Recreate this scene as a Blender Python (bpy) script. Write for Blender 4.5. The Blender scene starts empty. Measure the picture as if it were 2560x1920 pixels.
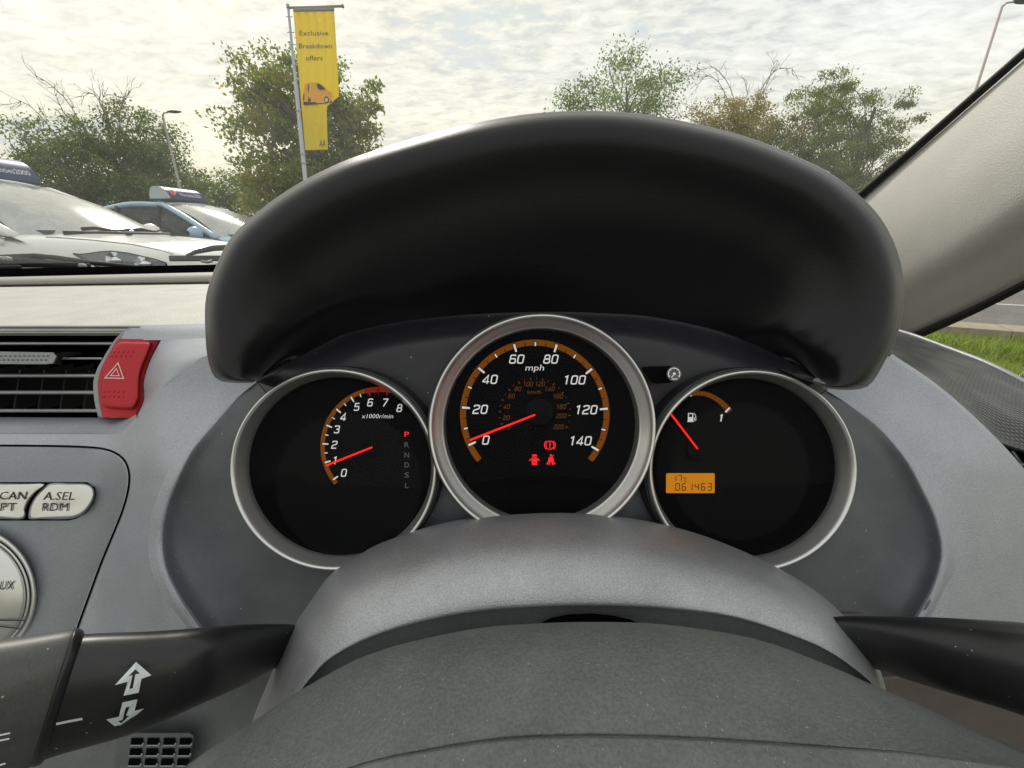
import bpy, math, random
import numpy as np
from mathutils import Vector, Matrix

# ------------------------------------------------------------------ camera, sky, sun, exposure
scene = bpy.context.scene
col = scene.collection
FPX = 1030.0                       # focal length in pixels of a 2560 x 1920 picture
PITCH = math.radians(19.26)
CAMH = 1.0
cam_d = bpy.data.cameras.new('camera')
cam_d.sensor_width = 36.0
cam_d.lens = 36.0 * FPX / 2560.0
cam_d.clip_start = 0.01
cam_d.clip_end = 3000
cam = bpy.data.objects.new('camera', cam_d)
col.objects.link(cam)
cam.location = (0, 0, CAMH)
cam.rotation_euler = (math.radians(90) - PITCH, 0, 0)
scene.camera = cam
scene.render.resolution_x = 1024
scene.render.resolution_y = 768
scene.render.engine = 'CYCLES'
scene.view_settings.view_transform = 'Standard'
scene.view_settings.look = 'None'
scene.view_settings.gamma = 1
scene.view_settings.exposure = 0.5
scene.cycles.max_bounces = 7
scene.cycles.diffuse_bounces = 3
scene.cycles.glossy_bounces = 3
scene.cycles.transparent_max_bounces = 10

SUN_ELEV = math.radians(38)
SUN_AZ = math.radians(-22)         # left of straight ahead
sun_dir = Vector((math.sin(SUN_AZ) * math.cos(SUN_ELEV), math.cos(SUN_AZ) * math.cos(SUN_ELEV), math.sin(SUN_ELEV)))

world = bpy.data.worlds.new('World')
scene.world = world
world.use_nodes = True
wt = world.node_tree
wt.nodes.clear()


class NT:
    """small helper to write node trees as expressions"""
    def __init__(self, tree):
        self.t = tree

    def n(self, kind, **kw):
        nd = self.t.nodes.new(kind)
        for k, v in kw.items():
            if k.startswith('i_'):
                nd.inputs[k[2:].replace('_', ' ')].default_value = v
            else:
                setattr(nd, k, v)
        return nd

    def link(self, a, b):
        self.t.links.new(a, b)

    def math(self, op, a, b=None, clamp=False):
        nd = self.n('ShaderNodeMath', operation=op)
        nd.use_clamp = clamp
        for i, v in enumerate((a, b)):
            if v is None:
                continue
            if isinstance(v, (int, float)):
                nd.inputs[i].default_value = v
            else:
                self.link(v, nd.inputs[i])
        return nd.outputs[0]

    def mix(self, f, a, b, blend='MIX'):
        nd = self.n('ShaderNodeMix', data_type='RGBA', blend_type=blend)
        for s, v in ((nd.inputs[0], f), (nd.inputs[6], a), (nd.inputs[7], b)):
            if isinstance(v, (int, float)):
                s.default_value = v
            elif isinstance(v, (tuple, list)):
                s.default_value = (v[0], v[1], v[2], 1)
            else:
                self.link(v, s)
        return nd.outputs[2]

    def ramp(self, f, stops):
        nd = self.n('ShaderNodeValToRGB')
        el = nd.color_ramp.elements
        while len(el) < len(stops):
            el.new(0.5)
        for e, (p, c) in zip(el, stops):
            e.position = p
            e.color = (c, c, c, 1) if isinstance(c, (int, float)) else (c[0], c[1], c[2], 1)
        self.link(f, nd.inputs[0])
        return nd.outputs[0]


def build_world():
    N = NT(wt)
    sky = N.n('ShaderNodeTexSky', sky_type='NISHITA', sun_disc=False, sun_elevation=SUN_ELEV,
              sun_rotation=SUN_AZ, air_density=1.0, dust_density=2.0, ozone_density=1.0)
    tc = N.n('ShaderNodeTexCoord')
    sep = N.n('ShaderNodeSeparateXYZ')
    N.link(tc.outputs['Generated'], sep.inputs[0])
    zz = N.math('ADD', N.math('MAXIMUM', sep.outputs[2], 0.0), 0.12)
    u = N.math('DIVIDE', sep.outputs[0], zz)
    v = N.math('DIVIDE', sep.outputs[1], zz)
    comb = N.n('ShaderNodeCombineXYZ')
    N.link(u, comb.inputs[0])
    N.link(v, comb.inputs[1])
    mp = N.n('ShaderNodeMapping')
    mp.inputs['Rotation'].default_value = (0, 0, math.radians(35))
    mp.inputs['Scale'].default_value = (1.0, 1.7, 1.0)
    mp.inputs['Location'].default_value = (0.0, 0.0, 0.0)  # SKYLOC
    N.link(comb.outputs[0], mp.inputs[0])
    big = N.n('ShaderNodeTexNoise', i_Scale=0.55, i_Detail=6.0, i_Roughness=0.55)
    big.inputs['Distortion'].default_value = 0.4
    N.link(mp.outputs[0], big.inputs['Vector'])
    small = N.n('ShaderNodeTexNoise', i_Scale=8.5, i_Detail=6.0, i_Roughness=0.62)
    small.inputs['Distortion'].default_value = 0.35
    N.link(mp.outputs[0], small.inputs['Vector'])
    # altocumulus: bright flecks on pale grey, broken here and there
    dens = N.math('ADD', N.math('MULTIPLY', big.outputs[0], 0.72), N.math('MULTIPLY', small.outputs[0], 0.28))
    cover = N.ramp(dens, [(0.35, 0.0), (0.44, 1.0)])
    tone = N.ramp(N.math('ADD', N.math('MULTIPLY', small.outputs[0], 0.5), N.math('MULTIPLY', big.outputs[0], 0.5)),
                  [(0.36, (4.3, 4.35, 4.25)), (0.47, (6.1, 6.08, 5.85)), (0.58, (7.3, 7.25, 6.9))])
    # brighter and warmer round the veiled sun
    dt = N.n('ShaderNodeVectorMath', operation='DOT_PRODUCT')
    N.link(tc.outputs['Generated'], dt.inputs[0])
    dt.inputs[1].default_value = sun_dir
    glow = N.math('POWER', N.math('MAXIMUM', dt.outputs['Value'], 0.0), 5.0)
    warm = N.mix(glow, (0.96, 0.985, 0.995), (1.14, 1.11, 0.99))
    cloud = N.mix(1.0, tone, warm, 'MULTIPLY')
    lowwarm = N.ramp(sep.outputs[2], [(0.02, (1.08, 1.0, 0.78)), (0.30, (1.0, 1.0, 1.0))])
    cloud = N.mix(1.0, cloud, lowwarm, 'MULTIPLY')
    clear = N.mix(1.0, sky.outputs[0], (5.6, 5.9, 6.0), 'DARKEN')
    clear = N.mix(0.55, clear, (5.1, 5.7, 5.8))
    out = N.mix(cover, clear, cloud)
    bg = N.n('ShaderNodeBackground', i_Strength=0.10)
    N.link(out, bg.inputs[0])
    wo = N.n('ShaderNodeOutputWorld')
    N.link(bg.outputs[0], wo.inputs[0])


build_world()

sun_l = bpy.data.lights.new('sun', 'SUN')
sun_l.energy = 1.5
sun_l.angle = math.radians(14)
sun_l.color = (1.0, 0.95, 0.86)
sun = bpy.data.objects.new('sun', sun_l)
col.objects.link(sun)
sun.rotation_euler = (-sun_dir).to_track_quat('-Z', 'Y').to_euler()
sun.location = sun_dir * 60

# ------------------------------------------------------------------ projection helpers
CP, SP = math.cos(PITCH), math.sin(PITCH)


def U(px, py, d):
    """point that stands at depth d (metres along the view axis) behind photo pixel px, py"""
    a = (px - 1280.0) / FPX * d
    b = (960.0 - py) / FPX * d
    return Vector((a, d * CP + b * SP, CAMH - d * SP + b * CP))


def UZ(px, py, z):
    """ground-type point: where the ray of the pixel meets height z"""
    p = U(px, py, 1.0) - Vector((0, 0, CAMH))
    k = (z - CAMH) / p.z
    return Vector((p.x * k, p.y * k, z))


# ------------------------------------------------------------------ materials
MATS = {}


def new_mat(name):
    m = bpy.data.materials.new(name)
    m.use_nodes = True
    t = m.node_tree
    t.nodes.clear()
    N = NT(t)
    out = N.n('ShaderNodeOutputMaterial')
    MATS[name] = m
    return m, N, out


def plastic(name, color, rough=0.5, grain=1400, bump=0.25, dist=0.0004, spec=0.5, metal=0.0, dust=0.0,
            mottled=0.12, coat=0.0, dustcol=(0.5, 0.5, 0.47), dscale=420, grain2=None, film=0.12, spark=1.3, sheen=0.0):
    m, N, out = new_mat(name)
    tc = N.n('ShaderNodeTexCoord')
    b = N.n('ShaderNodeBsdfPrincipled')
    b.inputs['Roughness'].default_value = rough
    b.inputs['Metallic'].default_value = metal
    b.inputs['Specular IOR Level'].default_value = spec
    b.inputs['Coat Weight'].default_value = coat
    b.inputs['Sheen Weight'].default_value = sheen
    b.inputs['Sheen Roughness'].default_value = 0.35
    big = N.n('ShaderNodeTexNoise', i_Scale=28.0, i_Detail=5.0, i_Roughness=0.6)
    N.link(tc.outputs['Object'], big.inputs['Vector'])
    fine = N.n('ShaderNodeTexNoise', i_Scale=float(grain), i_Detail=2.0)
    N.link(tc.outputs['Object'], fine.inputs['Vector'])
    lo = tuple(c * (1 - mottled) for c in color)
    hi = tuple(min(1, c * (1 + mottled)) for c in color)
    c = N.mix(N.ramp(big.outputs[0], [(0.3, 0.0), (0.7, 1.0)]), lo, hi)
    c = N.mix(N.ramp(fine.outputs[0], [(0.35, 0.0), (0.65, 1.0)]), c,
              N.mix(1.0, c, (spark, spark, spark), 'MULTIPLY'))
    if dust > 0:
        d1 = N.n('ShaderNodeTexVoronoi', i_Scale=float(dscale))
        N.link(tc.outputs['Object'], d1.inputs['Vector'])
        pick = N.n('ShaderNodeTexWhiteNoise')
        N.link(d1.outputs['Color'], pick.inputs['Vector'])
        pick2 = N.n('ShaderNodeTexWhiteNoise', noise_dimensions='4D')
        pick2.inputs['W'].default_value = 3.7
        N.link(d1.outputs['Color'], pick2.inputs['Vector'])
        spot = N.math('MULTIPLY', N.math('LESS_THAN', d1.outputs['Distance'], N.math('ADD', 0.03, N.math('MULTIPLY', N.math('POWER', pick2.outputs['Value'], 2.0), 0.17))),
                      N.math('GREATER_THAN', pick.outputs['Value'], 1.0 - dust))
        d2 = N.n('ShaderNodeTexNoise', i_Scale=70.0, i_Detail=8.0, i_Roughness=0.75)
        N.link(tc.outputs['Object'], d2.inputs['Vector'])
        haze_ = N.ramp(d2.outputs[0], [(0.42, 0.0), (0.85, 0.55)])
        c = N.mix(N.math('MULTIPLY', haze_, film), c, dustcol)
        c = N.mix(N.math('MULTIPLY', spot, 0.75), c, dustcol)
    N.link(c, b.inputs['Base Color'])
    if bump > 0:
        bn = N.n('ShaderNodeBump', i_Strength=bump, i_Distance=dist)
        if grain2:
            vo = N.n('ShaderNodeTexVoronoi', i_Scale=float(grain2))
            wob = N.n('ShaderNodeTexNoise', i_Scale=float(grain2) * 0.6, i_Detail=1.0)
            N.link(tc.outputs['Object'], wob.inputs['Vector'])
            N.link(N.mix(0.35, tc.outputs['Object'], wob.outputs['Color'], 'LINEAR_LIGHT') if False else tc.outputs['Object'], vo.inputs['Vector'])
            h = N.math('ADD', N.math('MULTIPLY', vo.outputs['Distance'], 0.8), N.math('MULTIPLY', fine.outputs[0], 0.5))
            N.link(h, bn.inputs['Height'])
        else:
            N.link(fine.outputs[0], bn.inputs['Height'])
        N.link(bn.outputs[0], b.inputs['Normal'])
    N.link(b.outputs[0], out.inputs[0])
    return m


def flat(name, color, rough=0.6, spec=0.3, metal=0.0, emit=None, es=0.0):
    m, N, out = new_mat(name)
    b = N.n('ShaderNodeBsdfPrincipled')
    b.inputs['Base Color'].default_value = (*color, 1)
    b.inputs['Roughness'].default_value = rough
    b.inputs['Specular IOR Level'].default_value = spec
    b.inputs['Metallic'].default_value = metal
    if emit:
        b.inputs['Emission Color'].default_value = (*emit, 1)
        b.inputs['Emission Strength'].default_value = es
    N.link(b.outputs[0], out.inputs[0])
    return m


def pane(name, tint=(0.96, 0.98, 0.97), refl=0.04, dirt=0.0, rough=0.02, fres=0.35):
    """thin glass: mostly clear, a little reflection, some dried dirt"""
    m, N, out = new_mat(name)
    tr = N.n('ShaderNodeBsdfTransparent')
    tr.inputs[0].default_value = (*tint, 1)
    gl = N.n('ShaderNodeBsdfGlossy', i_Roughness=rough)
    gl.inputs['Color'].default_value = (1, 1, 1, 1)
    fr = N.n('ShaderNodeLayerWeight', i_Blend=0.22)
    f = N.math('ADD', N.math('MULTIPLY', N.math('POWER', fr.outputs['Facing'], 3.0), fres), refl, clamp=True)
    ms = N.n('ShaderNodeMixShader')
    N.link(f, ms.inputs[0])
    N.link(tr.outputs[0], ms.inputs[1])
    N.link(gl.outputs[0], ms.inputs[2])
    last = ms.outputs[0]
    if dirt > 0:
        tc = N.n('ShaderNodeTexCoord')
        n1 = N.n('ShaderNodeTexNoise', i_Scale=9.0, i_Detail=9.0, i_Roughness=0.72)
        mp = N.n('ShaderNodeMapping')
        mp.inputs['Scale'].default_value = (1.0, 0.45, 1.0)
        mp.inputs['Rotation'].default_value = (0, 0, 0.7)
        N.link(tc.outputs['Object'], mp.inputs[0])
        N.link(mp.outputs[0], n1.inputs['Vector'])
        vo = N.n('ShaderNodeTexVoronoi', i_Scale=75.0)
        N.link(tc.outputs['Object'], vo.inputs['Vector'])
        pick = N.n('ShaderNodeTexWhiteNoise')
        N.link(vo.outputs['Color'], pick.inputs['Vector'])
        spot = N.math('MULTIPLY', N.math('LESS_THAN', vo.outputs['Distance'], 0.13),
                      N.math('GREATER_THAN', pick.outputs['Value'], 0.86))
        amt = N.math('MAXIMUM', N.ramp(n1.outputs[0], [(0.35, 0.32 * dirt), (0.8, dirt)]), N.math('MULTIPLY', spot, dirt * 1.4))
        df = N.n('ShaderNodeBsdfTranslucent')
        df.inputs[0].default_value = (0.80, 0.82, 0.80, 1)
        m2 = N.n('ShaderNodeMixShader')
        N.link(amt, m2.inputs[0])
        N.link(last, m2.inputs[1])
        N.link(df.outputs[0], m2.inputs[2])
        last = m2.outputs[0]
    N.link(last, out.inputs[0])
    return m


def ribbed(name, color, scale, axis_rot, bump=0.6, dist=0.0006, rough=0.5, cross=False, lohi=(0.55, 1.25)):
    """fine moulded ribs or a woven-look grain"""
    m, N, out = new_mat(name)
    tc = N.n('ShaderNodeTexCoord')
    mp = N.n('ShaderNodeMapping')
    mp.inputs['Rotation'].default_value = axis_rot
    N.link(tc.outputs['Object'], mp.inputs[0])
    w = N.n('ShaderNodeTexWave', i_Scale=float(scale), i_Distortion=0.0)
    w.bands_direction = 'X'
    N.link(mp.outputs[0], w.inputs['Vector'])
    h = w.outputs['Fac']
    if cross:
        w2 = N.n('ShaderNodeTexWave', i_Scale=float(scale) * 0.8, i_Distortion=0.0)
        w2.bands_direction = 'Y'
        N.link(mp.outputs[0], w2.inputs['Vector'])
        h = N.math('MULTIPLY', h, w2.outputs['Fac'])
    b = N.n('ShaderNodeBsdfPrincipled')
    b.inputs['Roughness'].default_value = rough
    big = N.n('ShaderNodeTexNoise', i_Scale=40.0, i_Detail=6.0)
    N.link(tc.outputs['Object'], big.inputs['Vector'])
    c = N.mix(h, tuple(x * lohi[0] for x in color), tuple(min(1, x * lohi[1]) for x in color))
    c = N.mix(N.ramp(big.outputs[0], [(0.45, 0.0), (0.8, 0.25)]), c, (0.35, 0.35, 0.33))
    N.link(c, b.inputs['Base Color'])
    bn = N.n('ShaderNodeBump', i_Strength=bump, i_Distance=dist)
    N.link(h, bn.inputs['Height'])
    N.link(bn.outputs[0], b.inputs['Normal'])
    N.link(b.outputs[0], out.inputs[0])
    return m


def foliage(name, cols, trans=0.35):
    m, N, out = new_mat(name)
    g = N.n('ShaderNodeNewGeometry')
    tc = N.n('ShaderNodeTexCoord')
    n1 = N.n('ShaderNodeTexNoise', i_Scale=0.9, i_Detail=3.0)
    N.link(tc.outputs['Object'], n1.inputs['Vector'])
    f = N.math('ADD', N.math('MULTIPLY', g.outputs['Random Per Island'], 0.62),
               N.math('MULTIPLY', N.ramp(n1.outputs[0], [(0.3, 0.0), (0.7, 1.0)]), 0.38))
    k = len(cols)
    c = N.ramp(f, [(i / (k - 1), cc) for i, cc in enumerate(cols)])
    d = N.n('ShaderNodeBsdfPrincipled')
    d.inputs['Roughness'].default_value = 0.55
    d.inputs['Specular IOR Level'].default_value = 0.3
    N.link(c, d.inputs['Base Color'])
    t = N.n('ShaderNodeBsdfTranslucent')
    N.link(N.mix(1.0, c, (2.3, 2.5, 1.1), 'MULTIPLY'), t.inputs[0])
    ms = N.n('ShaderNodeMixShader')
    ms.inputs[0].default_value = trans
    N.link(d.outputs[0], ms.inputs[1])
    N.link(t.outputs[0], ms.inputs[2])
    N.link(ms.outputs[0], out.inputs[0])
    return m


def ground_mat(name, a, b_, scale, rough=0.9, speck=None, bump=0.3, dist=0.01):
    m, N, out = new_mat(name)
    tc = N.n('ShaderNodeTexCoord')
    n1 = N.n('ShaderNodeTexNoise', i_Scale=float(scale), i_Detail=8.0, i_Roughness=0.7)
    N.link(tc.outputs['Object'], n1.inputs['Vector'])
    n2 = N.n('ShaderNodeTexNoise', i_Scale=0.8, i_Detail=5.0)
    N.link(tc.outputs['Object'], n2.inputs['Vector'])
    c = N.mix(N.ramp(n1.outputs[0], [(0.35, 0.0), (0.65, 1.0)]), a, b_)
    c = N.mix(N.ramp(n2.outputs[0], [(0.4, 0.0), (0.7, 0.4)]), c, tuple(x * 0.7 for x in a))
    if speck:
        vo = N.n('ShaderNodeTexVoronoi', i_Scale=55.0)
        N.link(tc.outputs['Object'], vo.inputs['Vector'])
        c = N.mix(N.math('MULTIPLY', N.math('LESS_THAN', vo.outputs['Distance'], 0.28), 0.6), c, speck)
    p = N.n('ShaderNodeBsdfPrincipled')
    p.inputs['Roughness'].default_value = rough
    p.inputs['Specular IOR Level'].default_value = 0.2
    N.link(c, p.inputs['Base Color'])
    bn = N.n('ShaderNodeBump', i_Strength=bump, i_Distance=dist)
    N.link(n1.outputs[0], bn.inputs['Height'])
    N.link(bn.outputs[0], p.inputs['Normal'])
    N.link(p.outputs[0], out.inputs[0])
    return m


M = {}
M['hood'] = plastic('hood_black', (0.0040, 0.0040, 0.0056), 0.42, 1900, 0.16, 0.0003, dust=0.0, spec=0.34, grain2=1100, spark=1.1, sheen=0.22)
M['panel'] = plastic('bowl_grey', (0.112, 0.117, 0.128), 0.44, 1300, 0.35, 0.0003, dust=0.12, film=0.10, spark=1.15)
M['fascia'] = plastic('fascia_grey', (0.325, 0.338, 0.372), 0.42, 1150, 0.5, 0.0003, dust=0.12, mottled=0.07, metal=0.3, spark=1.25, film=0.10)
M['fascia_lower'] = plastic('fascia_lower_grey', (0.085, 0.09, 0.094), 0.55, 1300, 0.4, 0.0003, dust=0.08)
M['pad'] = plastic('dash_pad', (0.455, 0.44, 0.395), 0.50, 700, 0.6, 0.0007, dust=0.12, mottled=0.12, spark=1.1)
M['shroud'] = plastic('shroud_grey', (0.335, 0.338, 0.352), 0.44, 1500, 0.75, 0.0003, dust=0.35, spec=0.5, dscale=560, metal=0.66, film=0.10, spark=1.4)
M['airbag'] = plastic('airbag_grey', (0.098, 0.106, 0.102), 0.58, 900, 0.7, 0.0006, dust=0.55, dscale=680, dustcol=(0.36, 0.36, 0.33), spec=0.4, film=0.20, spark=1.35)
M['silver'] = plastic('bezel_silver', (0.63, 0.63, 0.62), 0.28, 3500, 0.10, 0.0002, metal=0.85, mottled=0.03, spark=1.08)
M['radio'] = plastic('radio_grey', (0.215, 0.230, 0.252), 0.45, 1200, 0.4, 0.0003, dust=0.12, mottled=0.06, metal=0.25, spark=1.2)
M['button'] = plastic('button_silver', (0.68, 0.68, 0.66), 0.32, 3000, 0.1, 0.0002, metal=0.7, mottled=0.04, spark=1.05)
M['black'] = flat('matt_black', (0.006, 0.006, 0.007), 0.6, 0.2)
M['void'] = flat('gap_black', (0.004, 0.004, 0.004), 0.9, 0.0)
M['gasket'] = flat('gasket_black', (0.018, 0.018, 0.021), 0.4, 0.4)
M['dial'] = flat('dial_black', (0.0022, 0.0022, 0.003), 0.6, 0.04)
M['hub_reflection'] = flat('hub_reflection_black', (0.0036, 0.0037, 0.0043), 0.55, 0.07)  # needle hubs, and lens reflections painted on the side dials
M['stalk'] = plastic('stalk_black', (0.013, 0.0135, 0.014), 0.34, 1500, 0.1, 0.0002, dust=0.07, dscale=620, film=0.03)
M['red'] = plastic('hazard_red', (0.46, 0.020, 0.030), 0.55, 1500, 0.12, 0.0002, mottled=0.0, spark=1.05, spec=0.3)
M['vent'] = plastic('vent_grey', (0.24, 0.25, 0.26), 0.42, 1500, 0.15, 0.0003, metal=0.2)
M['vane'] = flat('vane_black', (0.02, 0.02, 0.022), 0.5)
M['rib'] = ribbed('defroster_ribs', (0.36, 0.34, 0.30), 55, (0, 0, 0.5))
M['weave'] = ribbed('weave_trim', (0.034, 0.036, 0.037), 120, (0.3, 0.2, 0.25), 1.0, 0.0009, 0.38, cross=True, lohi=(0.2, 4.0))
M['pillar'] = plastic('pillar_beige', (0.58, 0.565, 0.53), 0.6, 900, 0.45, 0.0009, mottled=0.03, grain2=700, spec=0.3, spark=1.05)
M['seal'] = flat('rubber_seal', (0.012, 0.012, 0.012), 0.55, 0.3)
M['glass'] = pane('windscreen_glass', (0.985, 0.992, 0.988), 0.012, 0.085, 0.02, 0.08)
M['sideglass'] = pane('side_glass', (0.95, 0.97, 0.96), 0.014, 0.04, 0.02, 0.10)
M['lens'] = pane('gauge_lens', (0.985, 0.985, 0.99), 0.0022, 0.0, 0.03, fres=0.0)
M['num'] = flat('numeral_white', (0.50, 0.485, 0.485), 0.6, 0.2, emit=(0.75, 0.72, 0.72), es=0.30)
M['numdim'] = flat('selector_grey', (0.12, 0.12, 0.13), 0.6, 0.2, emit=(0.5, 0.5, 0.55), es=0.03)
M['kmh'] = flat('numeral_orange', (0.11, 0.04, 0.010), 0.6, 0.1, emit=(0.55, 0.20, 0.05), es=0.05)
M['band'] = flat('scale_orange', (0.085, 0.028, 0.003), 0.6, 0.05, emit=(0.55, 0.16, 0.010), es=0.14)
M['redband'] = flat('scale_red', (0.16, 0.012, 0.008), 0.6, 0.1, emit=(0.6, 0.03, 0.02), es=0.13)
M['needle'] = flat('needle_red', (0.5, 0.01, 0.006), 0.5, 0.2, emit=(1.0, 0.010, 0.005), es=0.8)
M['warn'] = flat('warning_red', (0.3, 0.01, 0.01), 0.5, 0.2, emit=(1.0, 0.010, 0.025), es=0.7)
M['lcd'] = flat('lcd_amber', (0.25, 0.10, 0.006), 0.5, 0.1, emit=(0.85, 0.29, 0.01), es=0.31)
M['lcdtext'] = flat('lcd_segment', (0.05, 0.015, 0.0), 0.6, 0.1)
M['mark'] = flat('marking_white', (0.72, 0.76, 0.78), 0.6, 0.2)
M['print'] = flat('print_dark', (0.035, 0.037, 0.04), 0.6, 0.2)
M['haztri'] = flat('triangle_print', (0.75, 0.55, 0.55), 0.6, 0.2)
M['brown'] = plastic('knee_panel_reflected_brown', (0.105, 0.082, 0.078), 0.6, 1900, 0.3, 0.0003, dust=0.03)  # brown reflection of the camera operator put into the panel colour
M['rubber'] = flat('wiper_rubber', (0.02, 0.022, 0.023), 0.5, 0.35)

# ------------------------------------------------------------------ mesh helpers
def mesh_obj(name, verts, faces, mat, parent=None, smooth=True, local=False):
    me = bpy.data.meshes.new(name)
    me.from_pydata([tuple(v) for v in verts], [], faces)
    me.update()
    if smooth:
        me.polygons.foreach_set('use_smooth', [True] * len(me.polygons))
    me.materials.append(mat)
    o = bpy.data.objects.new(name, me)
    col.objects.link(o)
    if parent is not None:
        o.parent = parent
        if not local and parent.type == 'EMPTY':
            o.matrix_parent_inverse = Matrix.Translation(-parent.location)
    return o


def thing(name, label, cat, loc, group=None, rz=0.0):
    e = bpy.data.objects.new(name, None)
    e.empty_display_size = 0.05
    col.objects.link(e)
    e.location = loc
    e.rotation_euler = (0, 0, rz)
    e['label'] = label
    e['category'] = cat
    if group:
        e['group'] = group
    return e


def tag(o, label, cat, group=None):
    o['label'] = label
    o['category'] = cat
    if group:
        o['group'] = group
    return o


def structure(o):
    o['kind'] = 'structure'
    return o


def cr(p0, p1, p2, p3, t):
    return 0.5 * ((2 * p1) + (-p0 + p2) * t + (2 * p0 - 5 * p1 + 4 * p2 - p3) * t * t + (-p0 + 3 * p1 - 3 * p2 + p3) * t ** 3)


def spline(pts, n, closed=False):
    """centripetal-enough Catmull-Rom through pts, n samples evenly by chord length"""
    P = np.array(pts, float)
    if closed:
        P = np.vstack([P[-1], P, P[0], P[1]])
    else:
        P = np.vstack([2 * P[0] - P[1], P, 2 * P[-1] - P[-2]])
    dense = []
    for i in range(1, len(P) - 2):
        for k in range(14):
            dense.append(cr(P[i - 1], P[i], P[i + 1], P[i + 2], k / 14))
    dense.append(P[-2])
    D = np.array(dense)
    seg = np.linalg.norm(np.diff(D[:, :2] if D.shape[1] > 2 else D, axis=0), axis=1)
    s = np.concatenate([[0], np.cumsum(seg)])
    q = np.linspace(0, s[-1], n, endpoint=not closed)
    return np.stack([np.interp(q, s, D[:, j]) for j in range(D.shape[1])], axis=1)


def refine_rows(rows, k):
    """Catmull-Rom across rows (each an array n x 3)"""
    R = [np.asarray(r, float) for r in rows]
    R = [2 * R[0] - R[1]] + R + [2 * R[-1] - R[-2]]
    out = []
    for i in range(1, len(R) - 2):
        for j in range(k):
            out.append(cr(R[i - 1], R[i], R[i + 1], R[i + 2], j / k))
    out.append(R[-2])
    return out


def grid_obj(name, rows, mat, parent=None, closed=False, local=False, thick=0.0, smooth=True):
    n = len(rows[0])
    V = [Vector(p) for r in rows for p in r]
    F = []
    for i in range(len(rows) - 1):
        for j in range(n if closed else n - 1):
            a, b = i * n + j, i * n + (j + 1) % n
            F.append((a, b, b + n, a + n))
    o = mesh_obj(name, V, F, mat, parent, smooth, local)
    if thick:
        md = o.modifiers.new('thickness', 'SOLIDIFY')
        md.thickness = thick
        md.offset = 0
    return o


def px_rows(rows, n, k=1):
    """rows of (px, py, depth) control points -> world rows"""
    R = [spline(r, n) for r in rows]
    if k > 1:
        R = refine_rows(R, k)
    return [[U(*p) for p in r] for r in R]


def coons(top, bottom, left, right, nu=60, nv=40, depth=None):
    """px patch; curves of (px, py[, d]); top/bottom run left to right, left/right run top to bottom"""
    T, B, L, R = spline(top, nu), spline(bottom, nu), spline(left, nv), spline(right, nv)
    rows = []
    for j in range(nv):
        v = j / (nv - 1)
        row = []
        for i in range(nu):
            u = i / (nu - 1)
            p = ((1 - v) * T[i] + v * B[i] + (1 - u) * L[j] + u * R[j]
                 - ((1 - u) * (1 - v) * T[0] + u * (1 - v) * T[-1] + (1 - u) * v * B[0] + u * v * B[-1]))
            d = depth(p[0], p[1]) if depth else p[2]
            row.append(U(p[0], p[1], d))
        rows.append(row)
    return rows


def tube_geo(path, radii, seg=8, caps=True):
    P = [Vector(p) for p in path]
    if not isinstance(radii, (list, tuple)):
        radii = [radii] * len(P)
    V, F = [], []
    up0 = Vector((0.12, 0.31, 0.94)).normalized()
    for i, p in enumerate(P):
        d = (P[min(i + 1, len(P) - 1)] - P[max(i - 1, 0)]).normalized()
        a = d.cross(up0)
        if a.length < 1e-4:
            a = d.cross(Vector((1, 0, 0)))
        a.normalize()
        b = d.cross(a)
        for k in range(seg):
            t = 2 * math.pi * k / seg
            V.append(p + (a * math.cos(t) + b * math.sin(t)) * radii[i])
    for i in range(len(P) - 1):
        for k in range(seg):
            a, b = i * seg + k, i * seg + (k + 1) % seg
            F.append((a, b, b + seg, a + seg))
    if caps:
        F.append(tuple(range(seg - 1, -1, -1)))
        F.append(tuple((len(P) - 1) * seg + k for k in range(seg)))
    return V, F


def tube(name, path, radii, mat, parent=None, seg=8, local=False):
    V, F = tube_geo(path, radii, seg)
    return mesh_obj(name, V, F, mat, parent, True, local)


def merge(parts):
    V, F = [], []
    for v, f in parts:
        o = len(V)
        V += list(v)
        F += [tuple(i + o for i in q) for q in f]
    return V, F


def box_geo(c, sx, sy, sz, R=None):
    V = []
    for dx in (-1, 1):
        for dy in (-1, 1):
            for dz in (-1, 1):
                p = Vector((dx * sx / 2, dy * sy / 2, dz * sz / 2))
                if R:
                    p = R @ p
                V.append(Vector(c) + p)
    F = [(0, 1, 3, 2), (4, 6, 7, 5), (0, 4, 5, 1), (2, 3, 7, 6), (0, 2, 6, 4), (1, 5, 7, 3)]
    return V, F


def ribbon2d(pts, w, closed=False):
    """flat stroke along 2-D points with mitred corners"""
    P = [np.array(p, float) for p in pts]
    n = len(P)
    V, F = [], []
    for i in range(n):
        a = P[i - 1] if (i > 0 or closed) else P[i]
        b = P[(i + 1) % n] if (i < n - 1 or closed) else P[i]
        d1 = P[i] - a
        d2 = b - P[i]
        d1 = d1 / (np.linalg.norm(d1) + 1e-9) if np.linalg.norm(d1) > 1e-9 else None
        d2 = d2 / (np.linalg.norm(d2) + 1e-9) if np.linalg.norm(d2) > 1e-9 else None
        if d1 is None:
            d1 = d2
        if d2 is None:
            d2 = d1
        n1 = np.array((-d1[1], d1[0]))
        n2 = np.array((-d2[1], d2[0]))
        m = n1 + n2
        m = m / (np.linalg.norm(m) + 1e-9)
        k = w / 2 / max(0.45, float(np.dot(m, n1)))
        V.append(P[i] + m * k)
        V.append(P[i] - m * k)
    for i in range(n if closed else n - 1):
        a, b = 2 * i, 2 * ((i + 1) % n)
        F.append((a, a + 1, b + 1, b))
    return V, F


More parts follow.
